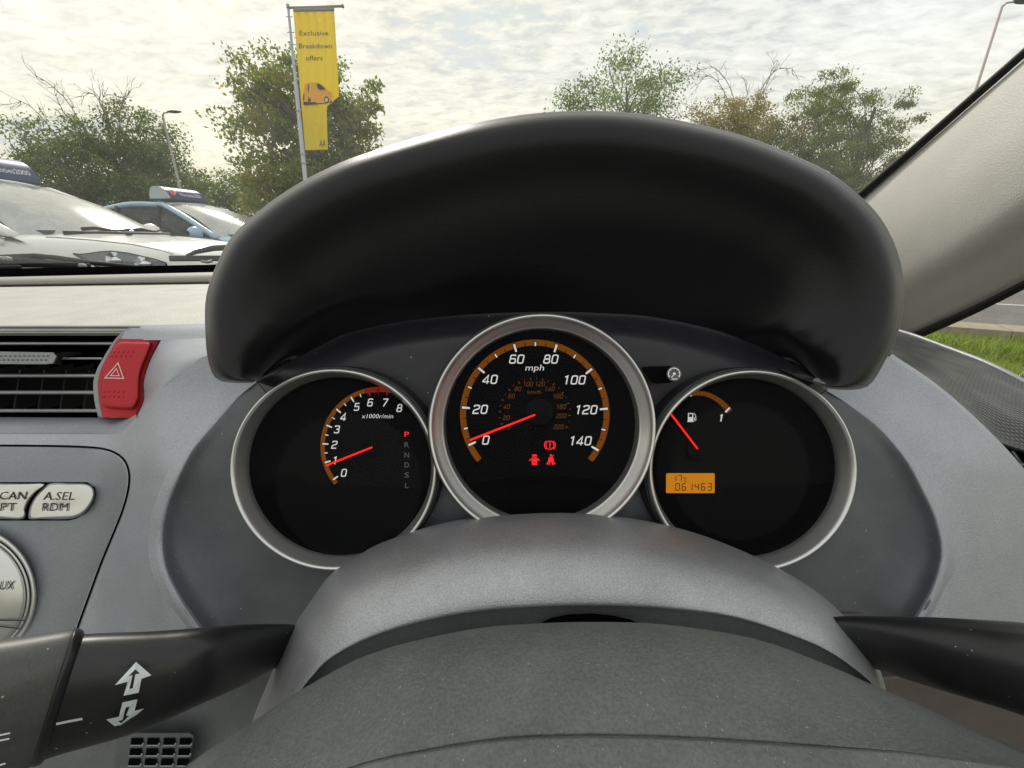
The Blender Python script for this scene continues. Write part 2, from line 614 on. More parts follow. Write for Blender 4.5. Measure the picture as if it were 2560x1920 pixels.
# squarish slanted numerals as strokes, box 0..0.62 x 0..1 (y up)
def rr(x0, y0, x1, y1, r=0.14):
    return [(x0 + r, y0), (x1 - r, y0), (x1 - 0.04, y0 + 0.04), (x1, y0 + r), (x1, y1 - r), (x1 - 0.04, y1 - 0.04), (x1 - r, y1),
            (x0 + r, y1), (x0 + 0.04, y1 - 0.04), (x0, y1 - r), (x0, y0 + r), (x0 + 0.04, y0 + 0.04)]


DIG = {
    '0': [(rr(0.06, 0.06, 0.56, 0.94), True)],
    '1': [([(0.14, 0.80), (0.36, 0.93), (0.36, 0.0)], False)],
    '2': [([(0.06, 0.78), (0.08, 0.90), (0.18, 0.94), (0.46, 0.94), (0.55, 0.88), (0.56, 0.66), (0.50, 0.56), (0.16, 0.42), (0.07, 0.32), (0.06, 0.06), (0.58, 0.06)], False)],
    '3': [([(0.06, 0.82), (0.10, 0.93), (0.46, 0.94), (0.55, 0.88), (0.55, 0.60), (0.47, 0.52), (0.24, 0.52)], False),
          ([(0.24, 0.50), (0.48, 0.50), (0.56, 0.42), (0.56, 0.14), (0.48, 0.06), (0.12, 0.06), (0.05, 0.18)], False)],
    '4': [([(0.44, 0.0), (0.44, 0.94), (0.04, 0.30), (0.04, 0.24), (0.62, 0.24)], False)],
    '5': [([(0.55, 0.94), (0.12, 0.94), (0.09, 0.54), (0.46, 0.56), (0.55, 0.50), (0.56, 0.14), (0.48, 0.06), (0.12, 0.06), (0.05, 0.18)], False)],
    '6': [([(0.54, 0.84), (0.48, 0.94), (0.16, 0.94), (0.07, 0.86), (0.06, 0.14), (0.14, 0.06), (0.48, 0.06), (0.56, 0.14), (0.56, 0.46), (0.48, 0.54), (0.08, 0.54)], False)],
    '7': [([(0.05, 0.94), (0.57, 0.94), (0.55, 0.82), (0.22, 0.0)], False)],
    '8': [(rr(0.09, 0.52, 0.53, 0.94), True), (rr(0.05, 0.06, 0.57, 0.50), True)],
    '9': [([(0.08, 0.16), (0.14, 0.06), (0.46, 0.06), (0.55, 0.14), (0.56, 0.86), (0.48, 0.94), (0.14, 0.94), (0.06, 0.86), (0.06, 0.56), (0.14, 0.48), (0.54, 0.48)], False)],
}
SEG7 = {'0': 'abcdef', '1': 'bc', '3': 'abcdg', '4': 'bcfg', '6': 'acdefg', '7': 'abc', 'C': 'adef'}


def stroke_text(s, cx, cy, h, slant=0.2, weight=0.15, gap=0.14, wide=1.0):
    """strokes of a number centred on cx, cy in px (y down); returns 2-D verts + faces"""
    adv = 0.62 * wide + gap
    tot = adv * len(s) - gap
    parts = []
    x = -tot / 2
    for ch in s:
        for pts, closed in DIG[ch]:
            q = [((x + a * wide + (b - 0.5) * slant), b - 0.5) for a, b in pts]
            v, f = ribbon2d(q, weight, closed)
            parts.append(([(cx + p[0] * h, cy - p[1] * h) for p in v], f))
        x += adv
    return merge(parts)


def flat_px(name, V2, F, d, mat, parent):
    """flat mark at depth d from px verts"""
    return mesh_obj(name, [U(p[0], p[1], d) for p in V2], F, mat, parent, False)


_fc = {}


def text_geo(s, bold=False):
    """outline text as mesh: verts normalised so that capitals are 1 high, x starts at 0"""
    key = s
    if key in _fc:
        return _fc[key]
    cu = bpy.data.curves.new('tmp_text', 'FONT')
    cu.body = s
    cu.resolution_u = 2
    ob = bpy.data.objects.new('tmp_text', cu)
    col.objects.link(ob)
    dg = bpy.context.evaluated_depsgraph_get()
    me = bpy.data.meshes.new_from_object(ob.evaluated_get(dg))
    V = [(v.co.x, v.co.y) for v in me.vertices]
    F = [tuple(p.vertices) for p in me.polygons]
    bpy.data.objects.remove(ob)
    bpy.data.curves.remove(cu)
    bpy.data.meshes.remove(me)
    x0 = min(v[0] for v in V)
    V = [((v[0] - x0) / 0.70, v[1] / 0.70) for v in V]
    _fc[key] = (V, F, max(v[0] for v in V))
    return _fc[key]


def px_text(name, s, cx, cy, h, d, mat, parent, slant=0.0, stretch=1.0, width=None, rot=0.0):
    V, F, w = text_geo(s)
    if width:
        stretch = width / (w * h)
    out = []
    for x, y in V:
        a = ((x - w / 2) * stretch + (y - 0.5) * slant) * h
        b = (y - 0.5) * h
        c_, s_ = math.cos(rot), math.sin(rot)
        a, b = a * c_ - b * s_, a * s_ + b * c_
        out.append((cx + a, cy - b))
    dd = d if callable(d) else (lambda x, y: d)
    return mesh_obj(name, [U(p[0], p[1], dd(*p)) for p in out], F, mat, parent, False)


def fan2d(pts):
    return list(pts), [tuple(range(len(pts)))]


def arc2d(cx, cy, r0, r1, a0, a1, n=48):
    V, F = [], []
    for i in range(n + 1):
        a = math.radians(a0 + (a1 - a0) * i / n)
        V.append((cx + r0 * math.cos(a), cy + r0 * math.sin(a)))
        V.append((cx + r1 * math.cos(a), cy + r1 * math.sin(a)))
    for i in range(n):
        F.append((2 * i, 2 * i + 1, 2 * i + 3, 2 * i + 2))
    return V, F


def tick2d(cx, cy, r0, r1, ang, w0, w1=None):
    w1 = w1 or w0
    a = math.radians(ang)
    c, s = math.cos(a), math.sin(a)
    return [(cx + r0 * c - s * w0 / 2, cy + r0 * s + c * w0 / 2), (cx + r0 * c + s * w0 / 2, cy + r0 * s - c * w0 / 2),
            (cx + r1 * c + s * w1 / 2, cy + r1 * s - c * w1 / 2), (cx + r1 * c - s * w1 / 2, cy + r1 * s + c * w1 / 2)], [(0, 1, 2, 3)]


def slab_px(name, outline, d_front, thick, mat, parent, bevel=0.0, depth=None):
    """solid plate with a px outline; depth(px,py) or one depth; thickness away from the camera"""
    f = depth or (lambda x, y: d_front)
    n = len(outline)
    c = np.mean(np.array(outline, float), axis=0)
    V, F = [], []
    if bevel:
        inner = [(p[0] + (c[0] - p[0]) * min(1, bevel / (np.hypot(*(np.array(p) - c)) + 1e-6)),
                  p[1] + (c[1] - p[1]) * min(1, bevel / (np.hypot(*(np.array(p) - c)) + 1e-6))) for p in outline]
        V += [U(p[0], p[1], f(*p)) for p in inner]
        V += [U(p[0], p[1], f(*p) + thick * 0.35) for p in outline]
        V += [U(p[0], p[1], f(*p) + thick) for p in outline]
        F.append(tuple(range(n)))
        for r in (0, 1):
            for i in range(n):
                j = (i + 1) % n
                F.append((r * n + i, (r + 1) * n + i, (r + 1) * n + j, r * n + j))
    else:
        V += [U(p[0], p[1], f(*p)) for p in outline]
        V += [U(p[0], p[1], f(*p) + thick) for p in outline]
        F.append(tuple(range(n)))
        for i in range(n):
            j = (i + 1) % n
            F.append((i, n + i, n + j, j))
    o = mesh_obj(name, V, F, mat, parent, False)
    return o


def circle2d(cx, cy, rx, ry=None, n=64, a0=0.0):
    ry = ry or rx
    return [(cx + rx * math.cos(a0 + 2 * math.pi * i / n), cy + ry * math.sin(a0 + 2 * math.pi * i / n)) for i in range(n)]


def sstep(x):
    x = max(0.0, min(1.0, x))
    return x * x * (3 - 2 * x)


# ================================================================== outdoors: setting
M['grassbase'] = ground_mat('grass_ground', (0.05, 0.085, 0.02), (0.09, 0.14, 0.03), 30)
M['tarmac'] = ground_mat('tarmac', (0.06, 0.06, 0.058), (0.10, 0.098, 0.092), 60, speck=(0.16, 0.155, 0.14))
M['road'] = ground_mat('road_asphalt', (0.15, 0.142, 0.135), (0.24, 0.228, 0.215), 18, speck=(0.34, 0.32, 0.30))
M['kerb'] = ground_mat('kerb_concrete', (0.34, 0.29, 0.22), (0.45, 0.39, 0.30), 12)
M['paint'] = flat('road_paint', (0.72, 0.71, 0.66), 0.7, 0.2)

structure(mesh_obj('ground', [(-900, -900, 0), (900, -900, 0), (900, 900, 0), (-900, 900, 0)], [(0, 1, 2, 3)], M['grassbase'], None, False))
structure(mesh_obj('car_park', [(-16, -6, 0.004), (2.3, -6, 0.004), (2.3, 10.2, 0.004), (-16, 10.2, 0.004)], [(0, 1, 2, 3)], M['tarmac'], None, False))
# road beyond the verge, running away to the right
K0 = UZ(2337, 826, 0)
KD = (UZ(2560, 843.5, 0) - K0).normalized()
KN = Vector((-KD.y, KD.x, 0))


def strip(name, n0, n1, s0, s1, z, mat):
    V = [K0 + KD * s0 + KN * n0, K0 + KD * s1 + KN * n0, K0 + KD * s1 + KN * n1, K0 + KD * s0 + KN * n1]
    return structure(mesh_obj(name, [(v.x, v.y, z) for v in V], [(0, 1, 2, 3)], mat, None, False))


strip('road', -0.02, 7.6, -60, 60, 0.004, M['road'])
LMv = UZ(2472, 760, 0) - K0
LM, LS = LMv.dot(KN), LMv.dot(KD)
for s in range(-5, 6):
    strip('lane_marking', LM - 0.06, LM + 0.06, s * 4.0 + LS, s * 4.0 + LS + 1.9, 0.008, M['paint'])
# kerb stones: one object each, in a row (the far row too)
kerb_root = bpy.data.objects.new('kerb', None)
col.objects.link(kerb_root)
structure(kerb_root)
rk = Matrix.Rotation(math.atan2(KD.y, KD.x), 3, 'Z')
kv, kf = box_geo((0, 0, 0), 0.905, 0.46, 0.24)
kme = bpy.data.meshes.new('kerb_stone')
kme.from_pydata([tuple(v) for v in kv], [], kf)
kme.materials.append(M['kerb'])
for i in range(-6, 14):
    o = bpy.data.objects.new('kerb_stone', kme)
    col.objects.link(o)
    c = K0 + KD * (i * 0.915) - KN * 0.22
    o.location = (c.x, c.y, 0.0 + 0.003 * math.sin(i * 7.1))
    o.rotation_euler = (0, 0, math.atan2(KD.y, KD.x) + 0.004 * math.sin(i * 3.3))
    o.parent = kerb_root

# grass blades on the verge seen through the side window
M['blade'] = foliage('grass_blades', [(0.09, 0.13, 0.03), (0.16, 0.21, 0.05), (0.23, 0.27, 0.085), (0.36, 0.34, 0.17)], 0.4)


def grass():
    rng = np.random.default_rng(4)
    n = 34000
    s = rng.uniform(-1.8, 3.4, n)
    q = -0.52 - rng.uniform(0, 1, n) ** 1.2 * 2.9
    P = np.array(K0)[None, :] + s[:, None] * np.array(KD) + q[:, None] * np.array(KN)
    P[:, 2] = 0
    h = rng.uniform(0.05, 0.14, n) * (1 + 0.5 * np.sin(P[:, 0] * 5 + P[:, 1] * 3.1))
    a = rng.uniform(0, 2 * math.pi, n)
    w = rng.uniform(0.004, 0.008, n)
    lean = rng.normal(0, 0.055, (n, 2))
    side = np.stack([np.cos(a) * w, np.sin(a) * w, np.zeros(n)], 1)
    mid = P + np.stack([lean[:, 0] * 0.35, lean[:, 1] * 0.35, h * 0.6], 1)
    tip = P + np.stack([lean[:, 0], lean[:, 1], h], 1)
    V = np.stack([P - side, P + side, mid + side * 0.7, mid - side * 0.7, tip], 1).reshape(-1, 3)
    i = np.arange(n) * 5
    F = [(k, k + 1, k + 2, k + 3) for k in i] + [(k + 3, k + 2, k + 4) for k in i]
    o = mesh_obj('verge_grass', V, F, M['blade'], None, False)
    o['label'] = 'bright green unmown grass on the verge beside the kerb'
    o['category'] = 'grass'
    o['kind'] = 'stuff'


grass()

# ------------------------------------------------------------------ trees
M['bark'] = plastic('bark', (0.10, 0.085, 0.065), 0.9, 40, 0.5, 0.02, spec=0.1)
M['twig'] = flat('twig_grey', (0.20, 0.17, 0.14), 0.9, 0.1)


def leaves_mesh(name, clumps, n, size, spread, mat, parent, seed, droop=0.0, up=0.0, aspect=0.55):
    rng = np.random.default_rng(seed)
    C = np.array(clumps)
    idx = rng.integers(0, len(C), n)
    csize = rng.uniform(0.55, 1.35, len(C))[idx]
    off = np.clip(rng.normal(0, 1, (n, 3)), -1.7, 1.7)
    P = C[idx] + off * csize[:, None] * np.array([spread, spread, spread * 0.62])
    d = rng.normal(0, 1, (n, 3))
    d[:, 2] += up - droop
    d /= np.linalg.norm(d, axis=1)[:, None]
    r = rng.normal(0, 1, (n, 3))
    s = np.cross(d, r)
    s /= np.linalg.norm(s, axis=1)[:, None] + 1e-9
    L = size * rng.uniform(0.45, 1.5, n)[:, None]
    nrm = np.cross(d, s)
    a = P - d * L * 0.5
    b = P + s * L * aspect * 0.5 + nrm * L * 0.08
    c = P + d * L * 0.5
    e = P - s * L * aspect * 0.5 + nrm * L * 0.08
    V = np.stack([a, b, c, e], 1).reshape(-1, 3)
    me = bpy.data.meshes.new(name)
    me.vertices.add(len(V))
    me.vertices.foreach_set('co', V.ravel())
    me.loops.add(n * 4)
    me.loops.foreach_set('vertex_index', np.arange(n * 4, dtype=np.int32))
    me.polygons.add(n)
    me.polygons.foreach_set('loop_start', np.arange(0, n * 4, 4, dtype=np.int32))
    me.update(calc_edges=True)
    me.materials.append(mat)
    o = bpy.data.objects.new(name, me)
    col.objects.link(o)
    o.parent = parent
    o.matrix_parent_inverse = Matrix.Translation(-parent.location)
    return o


def limb_path(a, b, rng, bend=0.12, n=6):
    a, b = Vector(a), Vector(b)
    L = (b - a).length
    off = Vector(rng.normal(0, 1, 3)) * L * bend
    return [a.lerp(b, t) + off * math.sin(math.pi * t) for t in np.linspace(0, 1, n)]


def tree(name, label, px, d, blobs, n_leaves, size, mat, seed, clump=0.30, n_clumps=90, trunk_r=0.12, group=None,
         bare=None, droop=0.0, up=0.0, aspect=0.55, shell=0.45, twigs=0.6, bark=None):
    """blobs: (px, py, radius_x px, radius_y px) ellipsoids at depth d; the base stands on the ground under px"""
    rng = np.random.default_rng(seed)
    k = d / FPX
    base = U(px, 600, d)
    base.z = 0
    t = thing(name, label, 'tree', base, group)
    clumps = []
    area = np.array([b[2] * b[3] for b in blobs], float)
    area /= area.sum()
    for b, ar in zip(blobs, area):
        c = U(b[0], b[1], d)
        m = max(6, int(n_clumps * ar))
        for _ in range(m):
            v = rng.normal(0, 1, 3)
            v /= np.linalg.norm(v)
            v *= shell + (1 - shell) * rng.uniform(0, 1) ** 0.6
            v *= rng.uniform(0.82, 1.13)
            clumps.append((c.x + v[0] * b[2] * k, c.y + v[1] * b[2] * k, max(0.25, c.z + v[2] * b[3] * k)))
    top = max(c[2] for c in clumps)
    tp = [base, base + Vector((rng.normal(0, 0.1), 0, top * 0.25)), base + Vector((rng.normal(0, 0.2), 0.1, top * 0.5)),
          base + Vector((rng.normal(0, 0.2), 0, top * 0.78))]
    tr = spline([tuple(p) for p in tp], 8)
    tube('trunk', [Vector(p) for p in tr], [trunk_r * (1 - 0.11 * i) for i in range(8)], bark or M['bark'], t, 9)
    parts = []
    for c in clumps:
        if rng.uniform() > twigs:
            continue
        h = min(c[2] * 0.8, top * 0.75) * rng.uniform(0.55, 0.95)
        i = min(6, int(h / (top * 0.78) * 7))
        a = Vector(tr[i])
        p = limb_path(a, c, rng)
        parts.append(tube_geo(p, [trunk_r * 0.22, trunk_r * 0.18, trunk_r * 0.13, trunk_r * 0.10, trunk_r * 0.07, trunk_r * 0.05], 4, False))
    if parts:
        V, F = merge(parts)
        mesh_obj('limbs', V, F, bark or M['bark'], t)
    if bare:
        for path in bare:
            P = spline([tuple(U(x, y, d)) for x, y in path], 9)
            br = [tube_geo([Vector(p) for p in P], [0.022 - 0.0017 * i for i in range(9)], 4)]
            for i in range(2, 9):
                for s in range(3):
                    dv = Vector(rng.normal(0, 1, 3)) * 0.15 + (Vector(P[min(8, i + 1)]) - Vector(P[i - 1])).normalized() * 0.28
                    q = Vector(P[i]) + dv
                    br.append(tube_geo(limb_path(P[i], q, rng, 0.1, 4), [0.009, 0.008, 0.006, 0.004], 3, False))
                    for s2 in range(2):
                        q2 = q + Vector(rng.normal(0, 1, 3)) * 0.07 + dv * 0.4
                        br.append(tube_geo([q, q2], [0.005, 0.003], 3, False))
            V, F = merge(br)
            mesh_obj('bare_branch', V, F, M['twig'], t)
    if n_leaves:
        leaves_mesh('crown', clumps, n_leaves, size, clump, mat, t, seed + 1, droop, up, aspect)
    return t


M['leaf_hedge'] = foliage('hedge_leaves', [(0.030, 0.048, 0.018), (0.055, 0.082, 0.026), (0.085, 0.115, 0.036), (0.13, 0.15, 0.055), (0.14, 0.11, 0.05)], 0.45)
M['leaf_flag'] = foliage('maple_leaves', [(0.045, 0.072, 0.02), (0.085, 0.12, 0.028), (0.125, 0.155, 0.034), (0.17, 0.18, 0.04), (0.20, 0.19, 0.045), (0.38, 0.19, 0.035)], 0.52)
M['leaf_green'] = foliage('ash_leaves', [(0.055, 0.09, 0.03), (0.09, 0.13, 0.04), (0.13, 0.175, 0.055)], 0.55)
M['leaf_brown'] = foliage('autumn_leaves', [(0.11, 0.08, 0.035), (0.19, 0.14, 0.055), (0.20, 0.17, 0.06), (0.27, 0.17, 0.08)], 0.5)
M['leaf_olive'] = foliage('cypress_leaves', [(0.045, 0.068, 0.025), (0.088, 0.118, 0.035), (0.145, 0.160, 0.045), (0.20, 0.19, 0.055)], 0.45)

HG = 'hedgerow trees behind the parked cars'
tree('hedge_tree', 'tangled dark green tree with long bare twigs reaching up left of the lamp post', 215, 13.5,
     [(110, 440, 90, 75), (215, 400, 130, 110), (120, 375, 60, 50), (300, 430, 120, 110), (200, 480, 200, 90)], 24000, 0.088, M['leaf_hedge'], 11,
     clump=0.24, n_clumps=170, group=HG,
     bare=[[(260, 420), (180, 270), (130, 215), (90, 190)], [(240, 400), (170, 300), (140, 240)], [(200, 420), (110, 300), (60, 255), (30, 260)],
           [(290, 400), (265, 290), (235, 235), (210, 240)], [(300, 360), (300, 280), (318, 240)], [(140, 430), (70, 350), (20, 320)],
           [(270, 330), (255, 260), (262, 235)]])
tree('hedge_tree', 'dense rounded green tree directly behind the left lamp post', 370, 14.5,
     [(345, 340, 85, 70), (390, 390, 85, 90), (330, 420, 120, 110), (430, 460, 90, 80), (360, 520, 170, 70)], 21000, 0.088, M['leaf_hedge'], 21,
     clump=0.24, n_clumps=150, group=HG)
tree('hedge_shrub', 'low far shrub between the lamp post and the banner tree', 540, 17,
     [(520, 500, 60, 50), (570, 490, 70, 55), (480, 520, 70, 50), (610, 520, 70, 60)], 9000, 0.10, M['leaf_hedge'], 31, clump=0.32, n_clumps=60, trunk_r=0.08, group=HG)
tree('maple_tree', 'leafy green tree with orange leaves behind the yellow banner', 790, 10.5,
     [(645, 205, 60, 75), (760, 225, 115, 95), (865, 270, 80, 105), (670, 350, 90, 130), (810, 360, 140, 140), (905, 390, 72, 100), (690, 480, 90, 110), (790, 500, 150, 110)],
     33000, 0.098, M['leaf_flag'], 41, clump=0.20, n_clumps=240, trunk_r=0.10, droop=0.5, shell=0.3)
tree('ash_tree', 'airy light green tree above the middle of the black hood', 1545, 20,
     [(1600, 180, 90, 60), (1500, 215, 80, 55), (1640, 210, 70, 70), (1440, 260, 55, 40), (1560, 270, 130, 60), (1520, 350, 180, 90)], 13000, 0.11, M['leaf_green'], 51,
     clump=0.42, n_clumps=80, trunk_r=0.16, twigs=0.9, shell=0.3)
tree('birch_tree', 'nearly leafless grey tree with arching twigs right of the hood top', 1840, 17.5,
     [(1790, 330, 60, 60), (1880, 330, 60, 60)], 900, 0.09, M['leaf_brown'], 61, clump=0.4, n_clumps=20, trunk_r=0.09, bark=M['twig'],
     bare=[[(1850, 340), (1830, 230), (1790, 172), (1750, 175)], [(1840, 300), (1800, 210), (1765, 190), (1745, 210)], [(1870, 320), (1900, 230), (1940, 175), (1980, 172)],
           [(1880, 280), (1915, 215), (1935, 160)], [(1800, 330), (1750, 280), (1705, 255)], [(1790, 340), (1730, 300), (1690, 285)], [(1850, 330), (1868, 240), (1862, 200)]])
tree('beech_tree', 'orange brown autumn tree between the airy green tree and the olive tree', 1830, 16,
     [(1800, 285, 70, 55), (1880, 300, 80, 60), (1830, 330, 110, 80), (1860, 400, 140, 110)], 22000, 0.078, M['leaf_brown'], 71, clump=0.24, n_clumps=110, trunk_r=0.12, shell=0.35)
tree('cypress_tree', 'large olive green feathery tree beside the beige pillar', 2110, 14.5,
     [(2085, 240, 65, 60), (2120, 300, 120, 90), (2020, 330, 90, 90), (2195, 335, 60, 60), (2120, 400, 150, 120), (2150, 480, 140, 120), (2020, 480, 140, 140)], 56000, 0.08, M['leaf_olive'], 81,
     clump=0.17, n_clumps=380, trunk_r=0.16, up=0.9, shell=0.5, aspect=0.42, twigs=0.2)


# ------------------------------------------------------------------ lamp posts
M['galv'] = flat('galvanised_steel', (0.34, 0.33, 0.31), 0.5, 0.4, 0.3)
M['pinkpole'] = flat('painted_column', (0.48, 0.40, 0.37), 0.6, 0.3)


def lamp_post(label, px, py, d, dirx, mat, r=0.07, hs=1.0):
    top = U(px, py, d)
    base = Vector((top.x, top.y, 0))
    t = thing('street_lamp', label, 'street lamp', base, 'street lamps')
    tube('post', [base, base + Vector((0, 0, 1.2)), base + Vector((0, 0, 1.25)), top], [r * 1.5, r * 1.5, r, r * 0.6], mat, t, 10)
    e = top + Vector((dirx * 0.35 * hs, 0, 0.10 * hs))
    tube('bracket', [top + Vector((0, 0, -0.05)), top + Vector((dirx * 0.1 * hs, 0, 0.07 * hs)), e], [r * 0.5, r * 0.45, r * 0.45], mat, t, 8)
    rows = []
    for i in range(9):
        s = i / 8
        w = 0.16 * math.sin(math.pi * (0.12 + 0.80 * s)) + 0.02
        h = 0.055 * math.sin(math.pi * (0.15 + 0.75 * s)) + 0.012
        c = e + Vector((dirx * s * 0.75 * hs, 0, 0.03 * hs))
        w, h = w * hs, h * hs
        rows.append([c + Vector((0, w * math.cos(a), h * math.sin(a))) for a in np.linspace(0, 2 * math.pi, 14, endpoint=False)])
    grid_obj('lantern', rows, M['seal'], t, closed=True)


lamp_post('thin grey lamp post in front of the trees behind the blue car', 406, 286, 11.8, 1, M['galv'], 0.04, 0.5)
lamp_post('pinkish lamp post at the top right above the beige pillar', 2506, 14, 13.5, 1, M['pinkpole'], 0.06)

# ------------------------------------------------------------------ parked cars
def car_paint(name, color):
    m, N, out = new_mat(name)
    tc = N.n('ShaderNodeTexCoord')
    n1 = N.n('ShaderNodeTexNoise', i_Scale=5.0, i_Detail=9.0, i_Roughness=0.7)
    N.link(tc.outputs['Object'], n1.inputs['Vector'])
    b = N.n('ShaderNodeBsdfPrincipled')
    N.link(N.mix(N.ramp(n1.outputs[0], [(0.4, 0.0), (0.85, 0.45)]), color, tuple(0.6 * c + 0.12 for c in color)), b.inputs['Base Color'])
    b.inputs['Roughness'].default_value = 0.28
    b.inputs['Coat Weight'].default_value = 0.6
    b.inputs['Coat Roughness'].default_value = 0.06
    N.link(b.outputs[0], out.inputs[0])
    return m


def car_glass(name, tint, refl=0.10, dust=0.35, rough=0.05):  # dust: pale film, which on windscreens also paints in reflected sky
    m, N, out = new_mat(name)
    tc = N.n('ShaderNodeTexCoord')
    n1 = N.n('ShaderNodeTexNoise', i_Scale=3.2, i_Detail=9.0, i_Roughness=0.7)
    n1.inputs['Distortion'].default_value = 1.2
    N.link(tc.outputs['Object'], n1.inputs['Vector'])
    tr = N.n('ShaderNodeBsdfTransparent')
    tr.inputs[0].default_value = (*tint, 1)
    gl = N.n('ShaderNodeBsdfGlossy', i_Roughness=rough)
    fr = N.n('ShaderNodeLayerWeight', i_Blend=0.3)
    ms = N.n('ShaderNodeMixShader')
    N.link(N.math('ADD', N.math('MULTIPLY', N.math('POWER', fr.outputs['Facing'], 3.0), 0.6), refl, clamp=True), ms.inputs[0])
    N.link(tr.outputs[0], ms.inputs[1])
    N.link(gl.outputs[0], ms.inputs[2])
    df = N.n('ShaderNodeBsdfDiffuse')
    df.inputs[0].default_value = (0.66, 0.69, 0.63, 1)
    m2 = N.n('ShaderNodeMixShader')
    N.link(N.ramp(n1.outputs[0], [(0.35, 0.0), (0.75, dust)]), m2.inputs[0])
    N.link(ms.outputs[0], m2.inputs[1])
    N.link(df.outputs[0], m2.inputs[2])
    N.link(m2.outputs[0], out.inputs[0])
    return m


M['paint_white'] = car_paint('paint_white', (0.86, 0.85, 0.81))
M['paint_blue'] = car_paint('paint_blue', (0.33, 0.50, 0.65))
M['carscreen'] = car_glass('car_windscreen', (0.50, 0.57, 0.55), 0.48, 0.65, 0.16)  # heavy pale film stands in for the sky's reflection
M['carside'] = car_glass('car_side_glass', (0.14, 0.18, 0.19), 0.02, 0.14, 0.06)
M['lampglass'] = car_glass('headlamp_lens', (0.9, 0.92, 0.95), 0.05, 0.0)
M['chrome'] = flat('lamp_reflector', (0.16, 0.16, 0.19), 0.25, 0.5, 0.6)
M['bright'] = flat('lamp_chrome', (0.85, 0.86, 0.90), 0.12, 0.5, 1.0)
M['trim'] = flat('car_trim_black', (0.02, 0.02, 0.022), 0.5, 0.3)
M['signblue'] = flat('sign_navy', (0.025, 0.042, 0.135), 0.35, 0.4)
M['signend'] = flat('sign_end_grey', (0.42, 0.46, 0.46), 0.45, 0.3)
M['signtext'] = flat('sign_lettering', (0.85, 0.86, 0.88), 0.5, 0.2)
M['logo_a'] = flat('logo_orange', (0.85, 0.28, 0.04), 0.5, 0.2)
M['logo_b'] = flat('logo_pink', (0.75, 0.05, 0.12), 0.5, 0.2)
M['seatfab'] = flat('seat_fabric', (0.09, 0.10, 0.10), 0.9, 0.1)

STN = [(2.10, 0.40, 0.72, 0.74), (2.06, 0.60, 0.80, 0.825), (1.95, 0.74, 0.88, 0.90), (1.75, 0.82, 0.935, 0.955), (1.4, 0.86, 0.975, 1.005),
       (1.05, 0.875, 1.00, 1.04), (0.7, 0.88, 1.01, 1.06), (0.0, 0.885, 1.03, 1.06), (-1.0, 0.88, 1.07, 1.09), (-1.8, 0.85, 1.10, 1.11), (-2.02, 0.76, 1.05, 1.06), (-2.08, 0.60, 0.9, 0.92)]
SX = np.array([s[0] for s in STN])[::-1]


def stn(x):
    return [np.interp(x, SX, np.array([s[k] for s in STN])[::-1]) for k in (1, 2, 3)]


def body_pt(x, s):
    """s from 0 (sill) over the shoulder 0.6 to the middle of the bonnet 1; right-hand half is y < 0"""
    hw, zs, zc = stn(x)
    ks = [0.0, 0.2, 0.45, 0.56, 0.63, 0.72, 0.86, 1.0]
    ys = [0.93, 0.985, 1.0, 0.985, 0.945, 0.86, 0.5, 0.0]
    zz = [0.20, 0.34, 0.66 * zs, zs - 0.11, zs - 0.035, zs, zc - 0.005, zc]
    return np.interp(s, ks, ys) * hw, np.interp(s, ks, zz)


